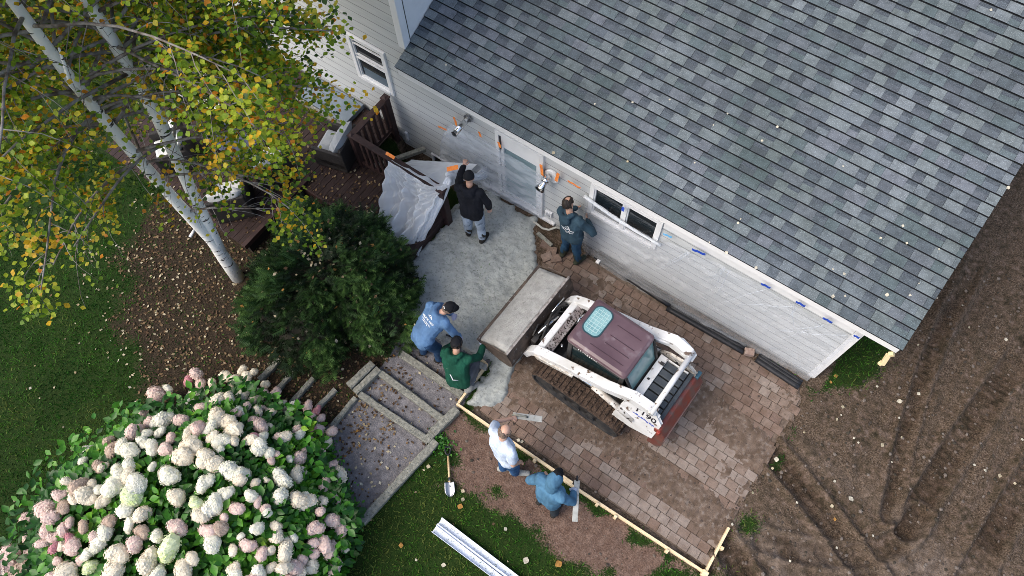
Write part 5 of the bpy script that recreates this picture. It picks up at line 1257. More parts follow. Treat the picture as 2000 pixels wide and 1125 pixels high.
# pale leaves on the roof and on the mud, one by one
fm = [leaf_mesh('fallen_leaf', m, .45) for m in (FL[6], FL[2], FL[0], FL[5])]
rl_ = [(1085, 297, 1.5), (1228, 318, 1), (1355, 318, .7), (1163, 202, .8), (1234, 199, 1), (1306, 195, .8), (1421, 225, .9), (1393, 247, .6), (1517, 246, 1.1), (1491, 275, 1), (1416, 491, 1.4), (1479, 521, 1.3), (1446, 430, .8), (1444, 437, 1), (1464, 418, .9), (1387, 475, .7), (1649, 581, 1), (1731, 580, 1.4), (1777, 574, 1.1), (1628, 528, .8), (1650, 538, 1.1), (1722, 465, .9), (1762, 445, 1.1), (1769, 478, .9), (1832, 485, .8), (1645, 327, .8), (1625, 583, 1.4), (1937, 22, 1.1), (1966, 364, 1.3), (870, 126, 1), (1793, 555, .5)]
for i, (px, py, s) in enumerate(rl_):
    d = ray(px, py); t = (EAVE.z - RS * EAVE.y - HC) / (d.z - RS * d.y); p = Vector((0, 0, HC)) + d * t + RN * .03
    rlab = {0: 'largest orange tinged leaf on the roof edge above the spotlight', 10: 'big round pale leaf on the roof edge, upper of a pair', 11: 'round pale leaf on the roof edge, lower of a pair', 26: 'pale leaf with a dark twig on the lower roof', 17: 'big round pale leaf on the lower roof near the rake', 28: 'pale leaf lying at the very right edge of the roof', 27: 'pale leaf near the roof vent', 29: 'pale leaf near the upper roof corner beside the white cladding'}.get(i)
    link('fallen_leaf', fm[1 if i in (0, 1) else 0], None, mat4=Matrix.Translation(p) @ R4 @ Euler((rs.uniform(-.4, .4), rs.uniform(-.3, .3), rs.uniform(0, 6.3))).to_matrix().to_4x4() @ Matrix.Scale(.043 * s, 4), label=rlab or 'small pale fallen leaf lying on the grey shingle roof', category='leaf', group='pale leaves on the roof')
ml_ = [(1719, 873, 1.5), (1517, 892, 1.8), (1655, 970, 1.9), (1626, 989, 1.3), (1897, 907, 1.1), (1926, 921, 1.1), (1954, 925, 1.4), (1669, 855, .9), (1674, 863, .8), (1631, 823, 1), (1643, 813, .7), (1753, 816, .8), (1467, 963, 1), (1632, 940, 1), (1555, 982, .9), (1506, 919, 1), (1500, 894, 1), (1736, 904, .7), (1759, 854, .7), (1635, 1070, 1), (1541, 1099, .9), (1573, 845, .8), (1428, 1022, 1), (1631, 1010, 1.2), (1641, 794, 1.3), (1759, 786, 1.8), (1797, 772, 1.3), (1792, 672, 1.1), (1709, 756, .9), (1635, 735, 1.3), (1622, 750, 1.1), (1830, 580, .8), (1878, 600, .7), (1985, 945, 1), (1992, 858, 1), (1962, 668, 1.3), (1890, 640, 1), (1698, 1045, .9)]
for i, (px, py, s) in enumerate(ml_):
    p = P(px, py, 0); p.z = float(gz(p.x, p.y)) + .03; k_ = 3 if i in (23, 29, 30) else (0 if i % 3 else 1)
    yl = k_ == 3
    link('fallen_leaf', fm[k_], None, mat4=Matrix.Translation(p) @ Euler((rs.uniform(-.3, .3), rs.uniform(-.3, .3), rs.uniform(0, 6.3))).to_matrix().to_4x4() @ Matrix.Scale(.054 * s, 4),
         label='orange yellow fallen leaf on the mud near the house corner' if yl else 'small pale fallen leaf lying on the churned mud', category='leaf', group='orange leaves on the mud' if yl else 'pale leaves on the mud')
for i, (px, py, s, k_) in enumerate([(1030, 1088, 1.6, 0), (1098, 1098, 1.8, 3), (905, 992, 1.5, 3), (908, 962, 1, 1), (906, 972, 1, 1), (833, 911, 1.1, 1), (862, 840, 1.2, 0), (872, 1105, 1.2, 0), (784, 1060, 1.2, 3), (985, 1030, 1, 0), (1009, 859, 1, 0), (1023, 862, .9, 0)]):
    p = P(px, py, 0); p.z = float(gz(p.x, p.y)) + .045
    link('fallen_leaf', fm[k_], None, mat4=Matrix.Translation(p) @ Euler((rs.uniform(-.3, .3), rs.uniform(-.3, .3), rs.uniform(0, 6.3))).to_matrix().to_4x4() @ Matrix.Scale(.075 * s, 4),
         label='orange fallen leaf lying on the lower lawn' if k_ == 3 else 'pale fallen leaf on the lawn and red soil', category='leaf', group='orange leaves on the lower lawn' if k_ == 3 else 'pale leaves by the lawn')

# ------------------------------------------------------------------ yew
yew = root('yew_shrub', (-6.2, 2.45, 0), 'large dark green yew shrub strewn with fallen leaves', 'shrub')
YM = [mat('yew_%d' % i, c, .6, tuple(q * 1.5 for q in c), 6, spec=.25) for i, c in enumerate([(.008, .018, .006), (.015, .038, .009), (.030, .070, .016), (.065, .125, .030)])]
def yew_r(a): return 1.58 + .16 * math.sin(3 * a + .6) + .11 * math.sin(7 * a + 2) + .07 * math.sin(13 * a) + .11 * math.sin(5 * a + 1) - .14 * max(0, math.cos(a - 3.3))
def yew_h(r, a):
    R = yew_r(a); t = min(1, r / R); return 1.55 * (1 - t ** 2.6) ** .7 + .18 * float(fbm(np.array(3 + r * math.cos(a) * 1.8), np.array(3 + r * math.sin(a) * 1.8), 3)) * (1 - t)
mb = MB()
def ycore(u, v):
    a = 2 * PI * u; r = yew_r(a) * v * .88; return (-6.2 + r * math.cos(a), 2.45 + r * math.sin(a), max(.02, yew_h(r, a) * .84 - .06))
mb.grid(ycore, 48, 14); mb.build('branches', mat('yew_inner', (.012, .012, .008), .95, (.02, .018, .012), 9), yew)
def spray():
    V = []; F = []; r = random.Random(1)
    for s in range(7):
        y = s / 7; 
        for sg in (-1, 1):
            b = len(V); L = .36 * (1 - y * .6); V += [(0, y - .05, 0), (0, y + .07, .01), (sg * L, y + L * .75, -.05 + r.uniform(-.06, .06))]; F.append((b, b + 1, b + 2))
    b = len(V); V += [(-.03, 0, 0), (.03, 0, 0), (.0, 1.15, -.05)]; F.append((b, b + 1, b + 2)); return np.array(V), np.array(F)
SV, SF = spray(); items = []; yl = []
for i in range(9500):
    a = rs.uniform(0, 2 * PI); R = yew_r(a); r = R * math.sqrt(rs.random()) * 1.0
    clump = float(fbm(np.array(10 + r * math.cos(a) * 2.6), np.array(10 + r * math.sin(a) * 2.6), 3))
    if rs.random() > .25 + 1.3 * max(0, clump - .25): continue
    h = yew_h(r, a); z = h * rs.uniform(.80, 1.02) + .42 * (clump - .45)
    if r > R * .9: z = rs.uniform(.1, .8)
    out = .35 + .6 * r / R; az = a - PI / 2 + rs.gauss(0, .7)
    e = Euler((rs.uniform(.1, 1.2) * (1.1 - .5 * r / R), rs.uniform(-.5, .5), az)); s = rs.uniform(.11, .25)
    k_ = min(3, max(0, int((clump - .32) * 7 + rs.gauss(0, .7)))); c = (-6.2 + r * math.cos(a), 2.45 + r * math.sin(a), max(.06, z))
    items.append((c, e, s, k_))
    if rs.random() < .14 * (1.6 if math.cos(a - 2.2) > .2 else .35): yl.append(((c[0], c[1], c[2] + .06), Euler((rs.uniform(-.6, .6), rs.uniform(-.6, .6), rs.uniform(0, 6.3))), rs.uniform(.05, .085), rs.choice((0, 1, 2, 3, 2, 5))))
scatter('foliage', items, SV, SF, YM, yew, kind='stuff')
scatter('caught_leaves', yl, q4V, q4F, FL, kind='stuff', label='tan birch leaves caught on top of the dark yew')

# ------------------------------------------------------------------ hydrangea
hyd = root('hydrangea_bush', (-4.95, -2.0, 0), 'big hydrangea bush covered in white and pink flower heads', 'bush')
HL = [mat('hydrangea_leaf_%d' % i, c, .42, tuple(q * .65 for q in c), 18, spec=.4, trans=.25) for i, c in enumerate([(.018, .10, .010), (.042, .19, .014), (.085, .30, .020), (.15, .40, .030), (.25, .46, .04)])]
HR = 2.23
def hy_r(a): return HR + .10 * math.sin(4 * a) + .08 * math.sin(9 * a + 1) + .65 * max(0, math.cos(a - 3.9)) + .10 * max(0, math.cos(a - 1.9)) + .07 * max(0, math.cos(a - .7))
def hy_h(x, y):
    dx, dy = x + 4.95, y + 2.0; a = math.atan2(dy, dx); t = math.hypot(dx, dy) / hy_r(a)
    if t >= 1: return 0
    return 1.75 * (1 - t ** 3.0) ** .75 + .16 * (float(fbm(np.array(x * 1.7 + 20), np.array(y * 1.7 + 20), 3)) - .5)
mb = MB()
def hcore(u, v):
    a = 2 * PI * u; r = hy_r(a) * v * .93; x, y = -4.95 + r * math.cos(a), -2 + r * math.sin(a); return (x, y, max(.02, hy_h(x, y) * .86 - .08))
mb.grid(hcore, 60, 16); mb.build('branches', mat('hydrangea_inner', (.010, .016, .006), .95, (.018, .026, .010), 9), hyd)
hlm = [leaf_mesh('leaf', m, .30) for m in HL]; HV = np.array([v.co[:] for v in hlm[0].vertices]); items = []
for i in range(11500):
    a = rs.uniform(0, 2 * PI); r = hy_r(a) * math.sqrt(rs.random()) * 1.0; x, y = -4.95 + r * math.cos(a), -2 + r * math.sin(a)
    h = hy_h(x, y); z = h * rs.uniform(.82, 1.0) + rs.uniform(-.05, .05)
    if r > hy_r(a) * .92: z = rs.uniform(.1, 1.0)
    cl = float(fbm(np.array(x * 2.2), np.array(y * 2.2 + 40), 3)); k_ = min(4, max(0, int((cl - .25) * 6 + rs.gauss(0, .8))))
    items.append((Vector((x, y, max(.08, z))), Euler((rs.uniform(-.9, .5), rs.uniform(-.5, .5), a - PI / 2 + rs.gauss(0, 1.1))), rs.uniform(.10, .19), k_))
def rank(it):
    s, d = seen(it[0]); return -(it[2] / d) - it[0].z * .02 if s else 99
items.sort(key=rank)
pick = items[0:900:3]
for c, e, s, k_ in pick: link('leaf', hlm[k_], hyd, mat4=Matrix.Translation(c) @ e.to_matrix().to_4x4() @ Matrix.Scale(s, 4))
ps = set(id(q) for q in pick); scatter('foliage', [q for q in items if id(q) not in ps], HV, LF, HL, hyd, kind='stuff')
# flower heads, one by one
FCOL = dict(W=((.92, .90, .78), (.88, .88, .70)), C=((.90, .83, .68), (.88, .78, .62)), P=((.82, .64, .58), (.86, .74, .64)), G=((.84, .90, .60), (.74, .86, .42)), K=((.64, .30, .34), (.70, .46, .46)), D=((.58, .45, .36), (.64, .54, .44)))
FM = {k: [mat('petals_%s%d' % (k, j), c[j], .8, tuple(q * .93 for q in c[j]), 40, spec=.2, trans=.2) for j in (0, 1)] for k, c in FCOL.items()}
core_m = mat('flower_core', (.66, .64, .50), .9); fh = {}
def flower(kind, var):
    if (kind, var) in fh: return fh[(kind, var)]
    r = random.Random(var * 7 + 3); mb = MB(); n = 165
    lump = [(Vector((r.uniform(-1, 1), r.uniform(-1, 1), r.uniform(-.2, 1))).normalized(), r.uniform(.12, .46)) for _ in range(9)]
    RR = lambda d: .93 + sum(am * max(0, (d.dot(l) - .6) / .4) for l, am in lump)
    mb.ell((0, 0, 0), (1, 1, 1), 0, None, 14, 10)
    for q in range(len(mb.v)):
        d = Vector(mb.v[q]).normalized(); mb.v[q] = tuple(Vector((d.x, d.y, d.z * (1.05 if d.z > 0 else .8))) * (RR(d) - .05))
    for i in range(n):
        zc = 1 - 1.65 * (i + .5) / n; a = i * 2.39996; q = math.sqrt(max(0, 1 - zc * zc)); d = Vector((q * math.cos(a), q * math.sin(a), zc))
        R = .93 + sum(am * max(0, (d.dot(l) - .6) / .4) for l, am in lump) + r.uniform(-.12, .10)
        c = Vector((d.x * R, d.y * R, d.z * R * (1.05 if d.z > 0 else .8))); d = (d + Vector((r.uniform(-.28, .28), r.uniform(-.28, .28), r.uniform(-.28, .28)))).normalized(); t1 = d.cross(Vector((.3, .2, 1))).normalized(); t2 = d.cross(t1); ro = r.uniform(0, PI); e1 = t1 * math.cos(ro) + t2 * math.sin(ro); e2 = d.cross(e1); s = r.uniform(.15, .24)
        mi = 0 if r.random() < .65 else 1
        for sg in (0, 1, 2, 3):              # four petals make one floret
            an = sg * PI / 2; p1 = (e1 * math.cos(an) + e2 * math.sin(an)); p2 = (e1 * math.cos(an + .7) + e2 * math.sin(an + .7)); p0 = (e1 * math.cos(an - .7) + e2 * math.sin(an - .7))
            mb.add([c, c + p0 * s * .7 + d * .02, c + p1 * s - d * .03, c + p2 * s * .7 + d * .02], [(0, 1, 2, 3)], mi)
    fh[(kind, var)] = mb.mesh('flower_head', FM[kind] + [core_m]); return fh[(kind, var)]
A_ = '''215,190,45,W 235,215,40,W 235,85,30,P 180,118,25,K 250,130,30,P 310,135,28,C 375,90,30,C 430,130,35,C 465,60,22,C 485,115,25,C 520,75,18,C 575,140,20,C 640,180,28,P 585,185,22,P 530,180,25,P 465,200,40,C 540,225,25,C 345,215,42,C 395,215,36,C 110,275,25,W 65,325,42,W 225,360,40,P 320,295,40,C 385,330,45,C 430,280,25,P 485,250,25,P 545,280,28,C 610,280,32,C 665,240,25,C 700,295,22,C 515,325,25,P 560,360,35,P 600,350,25,C 450,355,22,C 400,385,38,C 420,435,25,C 520,400,18,K 490,430,30,C 335,430,40,W 350,475,20,W 165,450,40,C 205,450,36,C 160,525,45,C 285,515,44,C 320,545,44,C 555,465,38,W 600,490,28,W 640,495,20,P 605,530,22,P 390,570,45,W 445,595,45,W 265,635,40,W 80,610,48,W 670,410,30,C 740,235,20,W 800,255,30,P 845,275,22,K 815,310,25,P 865,310,22,P 820,370,30,K 860,365,30,P 915,380,25,P 815,425,25,P 780,465,20,P 865,485,35,P 895,440,28,C 765,515,38,P 700,520,20,W 845,560,20,P 925,555,25,P 965,590,40,C 670,635,45,W 665,705,40,W 735,600,35,C 775,580,22,C 535,645,25,C 580,630,18,C 370,700,38,W 310,775,50,W 220,750,38,G 240,820,40,C 120,715,40,C 745,735,48,C 795,735,46,C 880,670,32,P 930,715,30,P 870,745,30,C 425,785,35,P 585,770,25,P 860,800,25,P 930,835,40,P 1000,805,22,P 840,875,35,P 970,910,35,P 125,875,40,P 285,905,38,P 355,890,38,D 530,880,30,W 455,915,18,W 310,970,45,W 480,975,35,P 630,870,28,C 640,925,35,C 690,970,42,C 560,1010,35,P 615,990,22,C 820,965,28,P 870,950,36,P 915,975,36,P 990,990,22,C 825,1010,30,P 775,1040,28,P 825,1080,35,C 940,1065,40,P 670,1090,40,C 720,1070,40,P 760,1110,30,C 540,1110,40,W 150,1090,42,C 205,1030,32,C 75,1000,50,G 30,1110,40,W 20,920,32,W 610,1080,25,C 1000,940,18,K'''
B_ = '''865,150,20,W 825,195,45,P 800,260,30,D 745,300,30,P 770,340,25,P 695,380,35,P 665,325,18,W 755,390,28,W 680,470,45,W 740,430,30,W 790,455,40,W 910,275,25,W 860,325,42,W 830,385,25,W 885,420,25,P 560,430,30,D 580,480,40,D 515,555,32,D 470,480,28,W 600,575,28,W 670,555,35,W 630,610,28,W 575,675,50,W 720,660,55,W 700,725,50,G 650,785,42,W 735,800,38,C 540,730,30,C 450,710,40,C 385,700,30,P 320,720,30,P 430,660,35,D 480,650,25,C 340,775,28,D 250,790,45,P 165,830,40,P 275,830,38,P 170,870,30,D 240,880,30,P 325,885,28,P 360,850,25,P 435,865,25,D 285,930,28,P 240,950,28,P 300,970,25,K 155,930,35,P 165,980,25,P 165,1025,25,P 370,935,28,K 385,975,38,P 295,1055,22,P 75,1010,40,P 30,1040,40,P 50,1100,50,P 130,1080,45,D 355,1095,45,C 425,1040,28,P 465,1080,35,G 595,1085,55,C 615,1005,42,C 545,900,38,W 570,845,35,D 665,875,28,W 745,890,30,D 800,915,45,W 705,965,35,P 770,1065,50,C 830,1110,40,W 485,735,22,C'''
spots = []
for s_, ox in ((A_, 300), (B_, 0)):
    for tok in s_.split():
        x, y, r, k_ = tok.split(','); spots.append((float(x) / 2.648 + ox, float(y) / 2.648 + 700, float(r) / 2.648, k_))
for i in range(60):
    a_, r_q = rs.uniform(0, 2 * PI), rs.uniform(.2, .93) ** .7; q_ = (-4.95 + hy_r(a_) * r_q * math.cos(a_), -2 + hy_r(a_) * r_q * math.sin(a_)); dd_ = RM.transposed() @ (Vector((q_[0], q_[1], hy_h(*q_))) - Vector((0, 0, HC)))
    spots.append((1000 + FPX * dd_.x / -dd_.z, 562.5 - FPX * dd_.y / -dd_.z, rs.uniform(8, 13), rs.choice('WCCPW')))
for i in range(26): spots.append((rs.uniform(60, 640), rs.uniform(1128, 1230), rs.uniform(9, 16), rs.choice('WCPPC')))
done = []
for px, py, pr_, k_ in spots:
    if any(math.hypot(px - a, py - b) < 7 for a, b in done): continue
    done.append((px, py)); d = ray(px, py); hit = None
    for i in range(500):
        t = (HC - 2.1) / -d.z + i * .008; p = Vector((0, 0, HC)) + d * t
        if p.z < hy_h(p.x, p.y) + .03: hit = p; break
        if p.z < .35: hit = p; break
    R = pr_ * (hit - Vector((0, 0, HC))).length / FPX * .80
    me = flower(k_, rs.randrange(6))
    link('flower_head', me, hyd, mat4=Matrix.Translation(hit) @ Euler((rs.uniform(-.9, .9), rs.uniform(-.9, .9), rs.uniform(0, 6.3))).to_matrix().to_4x4() @ Matrix.Diagonal((R * rs.uniform(.8, 1.05), R * rs.uniform(.75, 1.05), R * rs.uniform(.82, 1.22), 1)))
# ground cover at the foot of the path
items = []
for i in range(420):
    t = rs.random(); p = P(640 + 55 * t + rs.gauss(0, 9), 870 + 160 * t + rs.gauss(0, 14), .05); items.append((p + Vector((0, 0, rs.uniform(0, .12))), Euler((rs.uniform(-.7, .5), rs.uniform(-.5, .5), rs.uniform(0, 6.3))), rs.uniform(.04, .09), rs.choice((1, 2, 2, 3))))
for i in range(160):
    p = P(862 + rs.gauss(0, 12), 868 + rs.gauss(0, 14), .03); items.append((p + Vector((0, 0, rs.uniform(0, .06))), Euler((rs.uniform(-.7, .5), rs.uniform(-.5, .5), rs.uniform(0, 6.3))), rs.uniform(.03, .07), rs.choice((0, 1, 2))))
scatter('ground_cover', items, HV, LF, HL, kind='stuff', label='small green creeping leaves beside the path edging')
# ------------------------------------------------------------------ people
def remesh(mb, voxel, smooth=3, dec=.5, wr=0.0, ws=14.0, mats=None, inv=None, name='mesh'):
    me = mb.mesh(name, mats if mats is not None else [])
    o = bpy.data.objects.new('tmp', me); COL.objects.link(o)
    r = o.modifiers.new('r', 'REMESH'); r.mode = 'VOXEL'; r.voxel_size = voxel; r.use_smooth_shade = True
    s = o.modifiers.new('s', 'SMOOTH'); s.factor = .5; s.iterations = smooth
    if dec < 1: d = o.modifiers.new('d', 'DECIMATE'); d.ratio = dec
    dg = bpy.context.evaluated_depsgraph_get(); dg.update()
    out = bpy.data.meshes.new_from_object(o.evaluated_get(dg)); bpy.data.objects.remove(o); bpy.data.meshes.remove(me)
    out.name = name
    if wr:
        n = len(out.vertices); co = np.empty(n * 3, np.float32); no = np.empty(n * 3, np.float32); out.vertices.foreach_get('co', co); out.vertices.foreach_get('normal', no)
        co = co.reshape(-1, 3); no = no.reshape(-1, 3); a = co @ np.array([.8, .5, .33]); b = co @ np.array([-.3, .7, .64])
        f = (np.abs(fbm(a * ws + 30, b * ws * .45 + 30, 3) - .5) * 2); co += no * ((.35 - f) * wr)[:, None]; out.vertices.foreach_set('co', co.ravel())
    out.materials.clear()
    for m in mats: out.materials.append(m)
    if inv is not None: out.transform(inv)
    out.polygons.foreach_set('use_smooth', [True] * len(out.polygons)); out.update(); return out
SKIN = mat('skin', (.52, .31, .22), .5, (.58, .36, .27), 14, spec=.35)
SKIN2 = mat('skin_tanned', (.42, .25, .18), .5, (.50, .30, .22), 14, spec=.35)
def cloth(name, c, k=1.35, rough=.85, **kw): return mat(name, tuple(q * .82 for q in c), rough, tuple(q * k for q in c), 5, bump=.25, bscale=55, spec=.2, **kw)
EYE = mat('eye', (.02, .015, .012), .2); LIP = mat('lips', (.35, .15, .12), .5)
S_ = 1.07
def hand(mb, w, d, n, side, grow=0.0, curl=.5):
    w = Vector(w); d = Vector(d).normalized(); n = Vector(n); n = (n - d * n.dot(d)).normalized(); t = d.cross(n) * side
    g = grow; s = S_
    for k in (-.024, 0, .024): mb.cap(w - d * .01, w + (d * .085 + t * k) * s, .020 + g, .015 + g, 8)
    for i, L in enumerate((.075, .085, .078, .060)):
        p = w + (d * .082 + t * (.033 - .022 * i)) * s; a = .15; dd = d
        for j in range(3):
            a += curl * (.9 if j else .5); dd = (d * math.cos(a) + n * math.sin(a)); q = p + dd * L * s * (.42, .33, .25)[j]
            mb.cap(p, q, .0105 + g * .8, .0095 + g * .8, 7); p = q
    p = w + (d * .025 + t * .03) * s; q = p + (d * .035 + t * .03 + n * .012) * s; mb.cap(p, q, .014 + g, .012 + g, 8); mb.cap(q, q + (d * .036 + t * .004 + n * .018) * s, .012 + g, .010 + g, 7)
def person(label, base, face, J, look, col, gloves=(None, None), sleeves='long', head_kind='cap', hair=None, skin=SKIN, boots=None, hood=False, curl=(.5, .5), palm=((0, 0, -1), (0, 0, -1))):
    base = Vector(base); f = Vector((face[0], face[1], 0)).normalized(); r = Vector((f.y, -f.x, 0)); S = S_
    def W(p): return p if isinstance(p, Vector) else base + (r * p[0] + f * p[1] + Vector((0, 0, 1)) * p[2]) * S
    D = dict(pelvis=(0, 0, .96), waist=(0, 0, 1.10), chest=(0, .01, 1.32), neck=(0, .0, 1.49), head=(0, .035, 1.645),
             shL=(-.185, 0, 1.43), shR=(.185, 0, 1.43), elL=(-.25, -.02, 1.14), elR=(.25, -.02, 1.14), wrL=(-.25, .10, .90), wrR=(.25, .10, .90),
             hipL=(-.095, 0, .93), hipR=(.095, 0, .93), knL=(-.105, .03, .50), knR=(.105, .03, .50), anL=(-.11, -.01, .085), anR=(.11, -.01, .085), toL=(-.13, .16, .035), toR=(.13, .16, .035))
    D.update(J); Q = {k: W(v) for k, v in D.items()}
    t = root('person', base, label, 'person', rz=math.atan2(-f.x, f.y)); inv = WM[t].inverted()
    lk = Vector(look).normalized(); up = (Q['head'] - Q['neck']).normalized(); up = (up - lk * up.dot(lk) * .7).normalized(); lk = (lk - up * lk.dot(up)).normalized(); rt = lk.cross(up)
    HR3 = Matrix((rt, lk, up)).transposed()
    sx = (Q['shR'] - Q['shL']).normalized()
    def torso(mb, g, lo=0):
        for k in (-1, 0, 1):
            o = sx * k * .062 * S
            mb.cap(Q['waist'] + o, Q['chest'] + o * 1.25, (.112 + g) * S, (.125 + g) * S, 12)
            if not lo: mb.cap(Q['pelvis'] + o * 1.0, Q['waist'] + o, (.118 + g) * S, (.112 + g) * S, 12)
        for s in 'LR': mb.cap(Q['chest'].lerp(Q['neck'], .45), Q['sh' + s], (.075 + g) * S, (.062 + g) * S, 10)
    def arm(mb, s, g, t0=0, t1=1.0):
        mb.cap(Q['sh' + s], Q['el' + s], (.056 + g) * S, (.045 + g) * S, 10)
        if t1 > .5: mb.cap(Q['el' + s], Q['el' + s].lerp(Q['wr' + s], min(1, t1)), (.044 + g) * S, (.030 + g) * S, 10)
    def leg(mb, s, g, top=1.0, low=1.0):
        mb.cap(Q['hip' + s], Q['kn' + s], (.092 + g) * S, (.060 + g) * S, 12); mb.cap(Q['kn' + s], Q['kn' + s].lerp(Q['an' + s], low), (.058 + g) * S, (.042 + g) * S, 10)
    def hd(s): return (Q['wr' + s] - Q['el' + s]).normalized()
    mb = MB(); torso(mb, -.012)
    for s in 'LR': arm(mb, s, -.004); leg(mb, s, -.006); mb.cap(Q['an' + s], Q['to' + s], .042 * S, .035 * S)
    mb.cap(Q['chest'].lerp(Q['neck'], .6), Q['head'] - up * .05, .062 * S, .056 * S)
    H = Q['head']; s = S
    mb.ell(H + (up * .02 - lk * .006) * s, (.076 * s, .096 * s, .105 * s), 0, HR3, 16, 12); mb.ell(H + (lk * .022 - up * .065) * s, (.055 * s, .066 * s, .062 * s), 0, HR3)
    mb.cap(H + (lk * .088 + up * .015) * s, H + (lk * .108 - up * .022) * s, .010, .015, 8); mb.ell(H + (lk * .085 + up * .028) * s, (.052 * s, .014 * s, .012 * s), 0, HR3)
    for k in (-1, 1): mb.ell(H + (rt * k * .078 - lk * .008 - up * .012) * s, (.012 * s, .022 * s, .034 * s), 0, HR3)
    for i, sd in enumerate('LR'): hand(mb, Q['wr' + sd], hd(sd), palm[i], -1 if sd == 'L' else 1, 0, curl[i])
    link('body', remesh(mb, .0085, 2, .5, mats=[skin], inv=inv, name='body'), t, mat4=WM[t])
    for k in (-1, 1):
        mb = MB(); mb.ell(H + (rt * k * .032 + lk * .086 + up * .008) * s, (.014 * s, .008 * s, .008 * s), 0, HR3); mb.build('eye', EYE, t, smooth=True)
    mb = MB(); mb.ell(H + (lk * .086 - up * .062) * s, (.024 * s, .008 * s, .008 * s), 0, HR3); mb.build('mouth', LIP, t, smooth=True)
    # clothes
    mb = MB(); torso(mb, .022)
    for k in (-1, 0, 1): mb.cap(Q['waist'].lerp(Q['pelvis'], .6) + sx * k * .07 * S, Q['pelvis'] + (Q['pelvis'] - Q['waist']) * .35 + sx * k * .07 * S, .138 * S, .135 * S, 12)
    for sd in 'LR': arm(mb, sd, .019 if sleeves == 'long' else .030, t1=.93 if sleeves == 'long' else .0)
    if sleeves != 'long':
        mb2 = MB(); torso(mb2, .016)
        for k in (-1, 0, 1): mb2.cap(Q['waist'].lerp(Q['pelvis'], .6) + sx * k * .07 * S, Q['pelvis'] + sx * k * .07 * S, .132 * S, .130 * S, 12)
        for sd in 'LR': mb2.cap(Q['sh' + sd], Q['sh' + sd].lerp(Q['el' + sd], .62), .078 * S, .074 * S, 12)
        mb = mb2
    if hood == 'up':
        mb.ell(H + (up * .012 - lk * .025) * s, (.112 * s, .122 * s, .138 * s), 0, HR3, 16, 12); mb.cap(Q['neck'] - lk * .03, H - (up * .05 + lk * .04) * s, .10 * s, .10 * s)
    elif hood:
        c = Q['neck'] - lk * .03 * s + up * .0
        for k in range(9):
            a = PI * (.05 + .9 * k / 8); a2 = PI * (.05 + .9 * (k + 1) / 8)
            pt = lambda a: c + (rt * math.cos(a) * .115 - lk * math.sin(a) * .105 + up * (.02 - .035 * math.sin(a))) * s
            if k < 8: mb.cap(pt(a), pt(a2), .040 * s, .040 * s, 8)
        mb.ell(c - (lk * .09 + up * .075) * s, (.11 * s, .06 * s, .10 * s), 0, HR3)
    top_name = 'jacket' if sleeves == 'long' else 'shirt'
    jk = link(top_name, remesh(mb, .012, 2, .6, .036, 9, mats=[col[0]], inv=inv, name=top_name), t, mat4=WM[t])
    mb = MB()
    for k in (-1, 0, 1): mb.cap(Q['waist'].lerp(Q['pelvis'], .3) + sx * k * .06 * S, Q['pelvis'] + sx * k * .065 * S, .125 * S, .128 * S, 12)
    for sd in 'LR': leg(mb, sd, .022, low=.80 if boots else .95)
    tr = link('trousers', remesh(mb, .013, 2, .6, .036, 9, mats=[col[1]], inv=inv, name='trousers'), t, mat4=WM[t])
    for sd in 'LR':
        mb = MB(); an, to = Q['an' + sd], Q['to' + sd]; bk = an - (to - an) * .25; zz = Vector((0, 0, -.03)) 
        mb.cap(bk + zz * .5, to, .050 * S, .046 * S, 12); mb.cap(an + zz, to + zz * .2, .052 * S, .048 * S, 12)
        h = .62 if boots else .16; mb.cap(an, an.lerp(Q['kn' + sd], h), .062 * S if boots else .052 * S, .078 * S if boots else .054 * S, 12)
        link('boot', remesh(mb, .014, 3, .5, .006, mats=[col[2]], inv=inv, name='boot'), t, mat4=WM[t])
    for i, sd in enumerate('LR'):
        if gloves[i]:
            mb = MB(); hand(mb, Q['wr' + sd], hd(sd), palm[i], -1 if sd == 'L' else 1, .006, curl[i]); mb.cap(Q['wr' + sd] - hd(sd) * .06, Q['wr' + sd], .046, .040)
            link('glove', remesh(mb, .009, 2, .5, mats=[gloves[i]], inv=inv, name='glove'), t, mat4=WM[t])
    if head_kind in ('cap', 'cap_back', 'beanie'):
        mb = MB(); c = H + (up * .035 - lk * .005) * s
        for q in range(8):
            pass
        def cp(u, v):
            a = 2 * PI * u; z = v * PI / 2; return c + HR3 @ Vector((math.cos(a) * math.cos(z) * .094 * s, math.sin(a) * math.cos(z) * .113 * s, math.sin(z) * .122 * s - (.020 * s if head_kind == 'beanie' else .008 * s)))
        mb.grid(cp, 20, 8)
        sgn = -1 if head_kind == 'cap_back' else 1
        if head_kind != 'beanie':
            def br(u, v): a = PI * (.18 + .64 * u); q = .10 + .075 * v * math.sin(PI * u) ** .5; return c + HR3 @ Vector((math.cos(a) * .088 * s, sgn * (math.sin(a) * .098 + .085 * v * math.sin(PI * u) ** .6) * s, (-.012 - .02 * v + .012 * math.sin(PI * u)) * s))
            mb.grid(br, 10, 4)
        o = mb.build('cap', col[3], t, smooth=True); o.modifiers.new('solid', 'SOLIDIFY').thickness = .008
        if head_kind == 'cap':
            mb = MB(); mb.box(c + HR3 @ Vector((.0, -.113 * s, .015 * s)), (.05, .004, .018), 0, HR3); mb.build('cap_badge', M['white'], o)
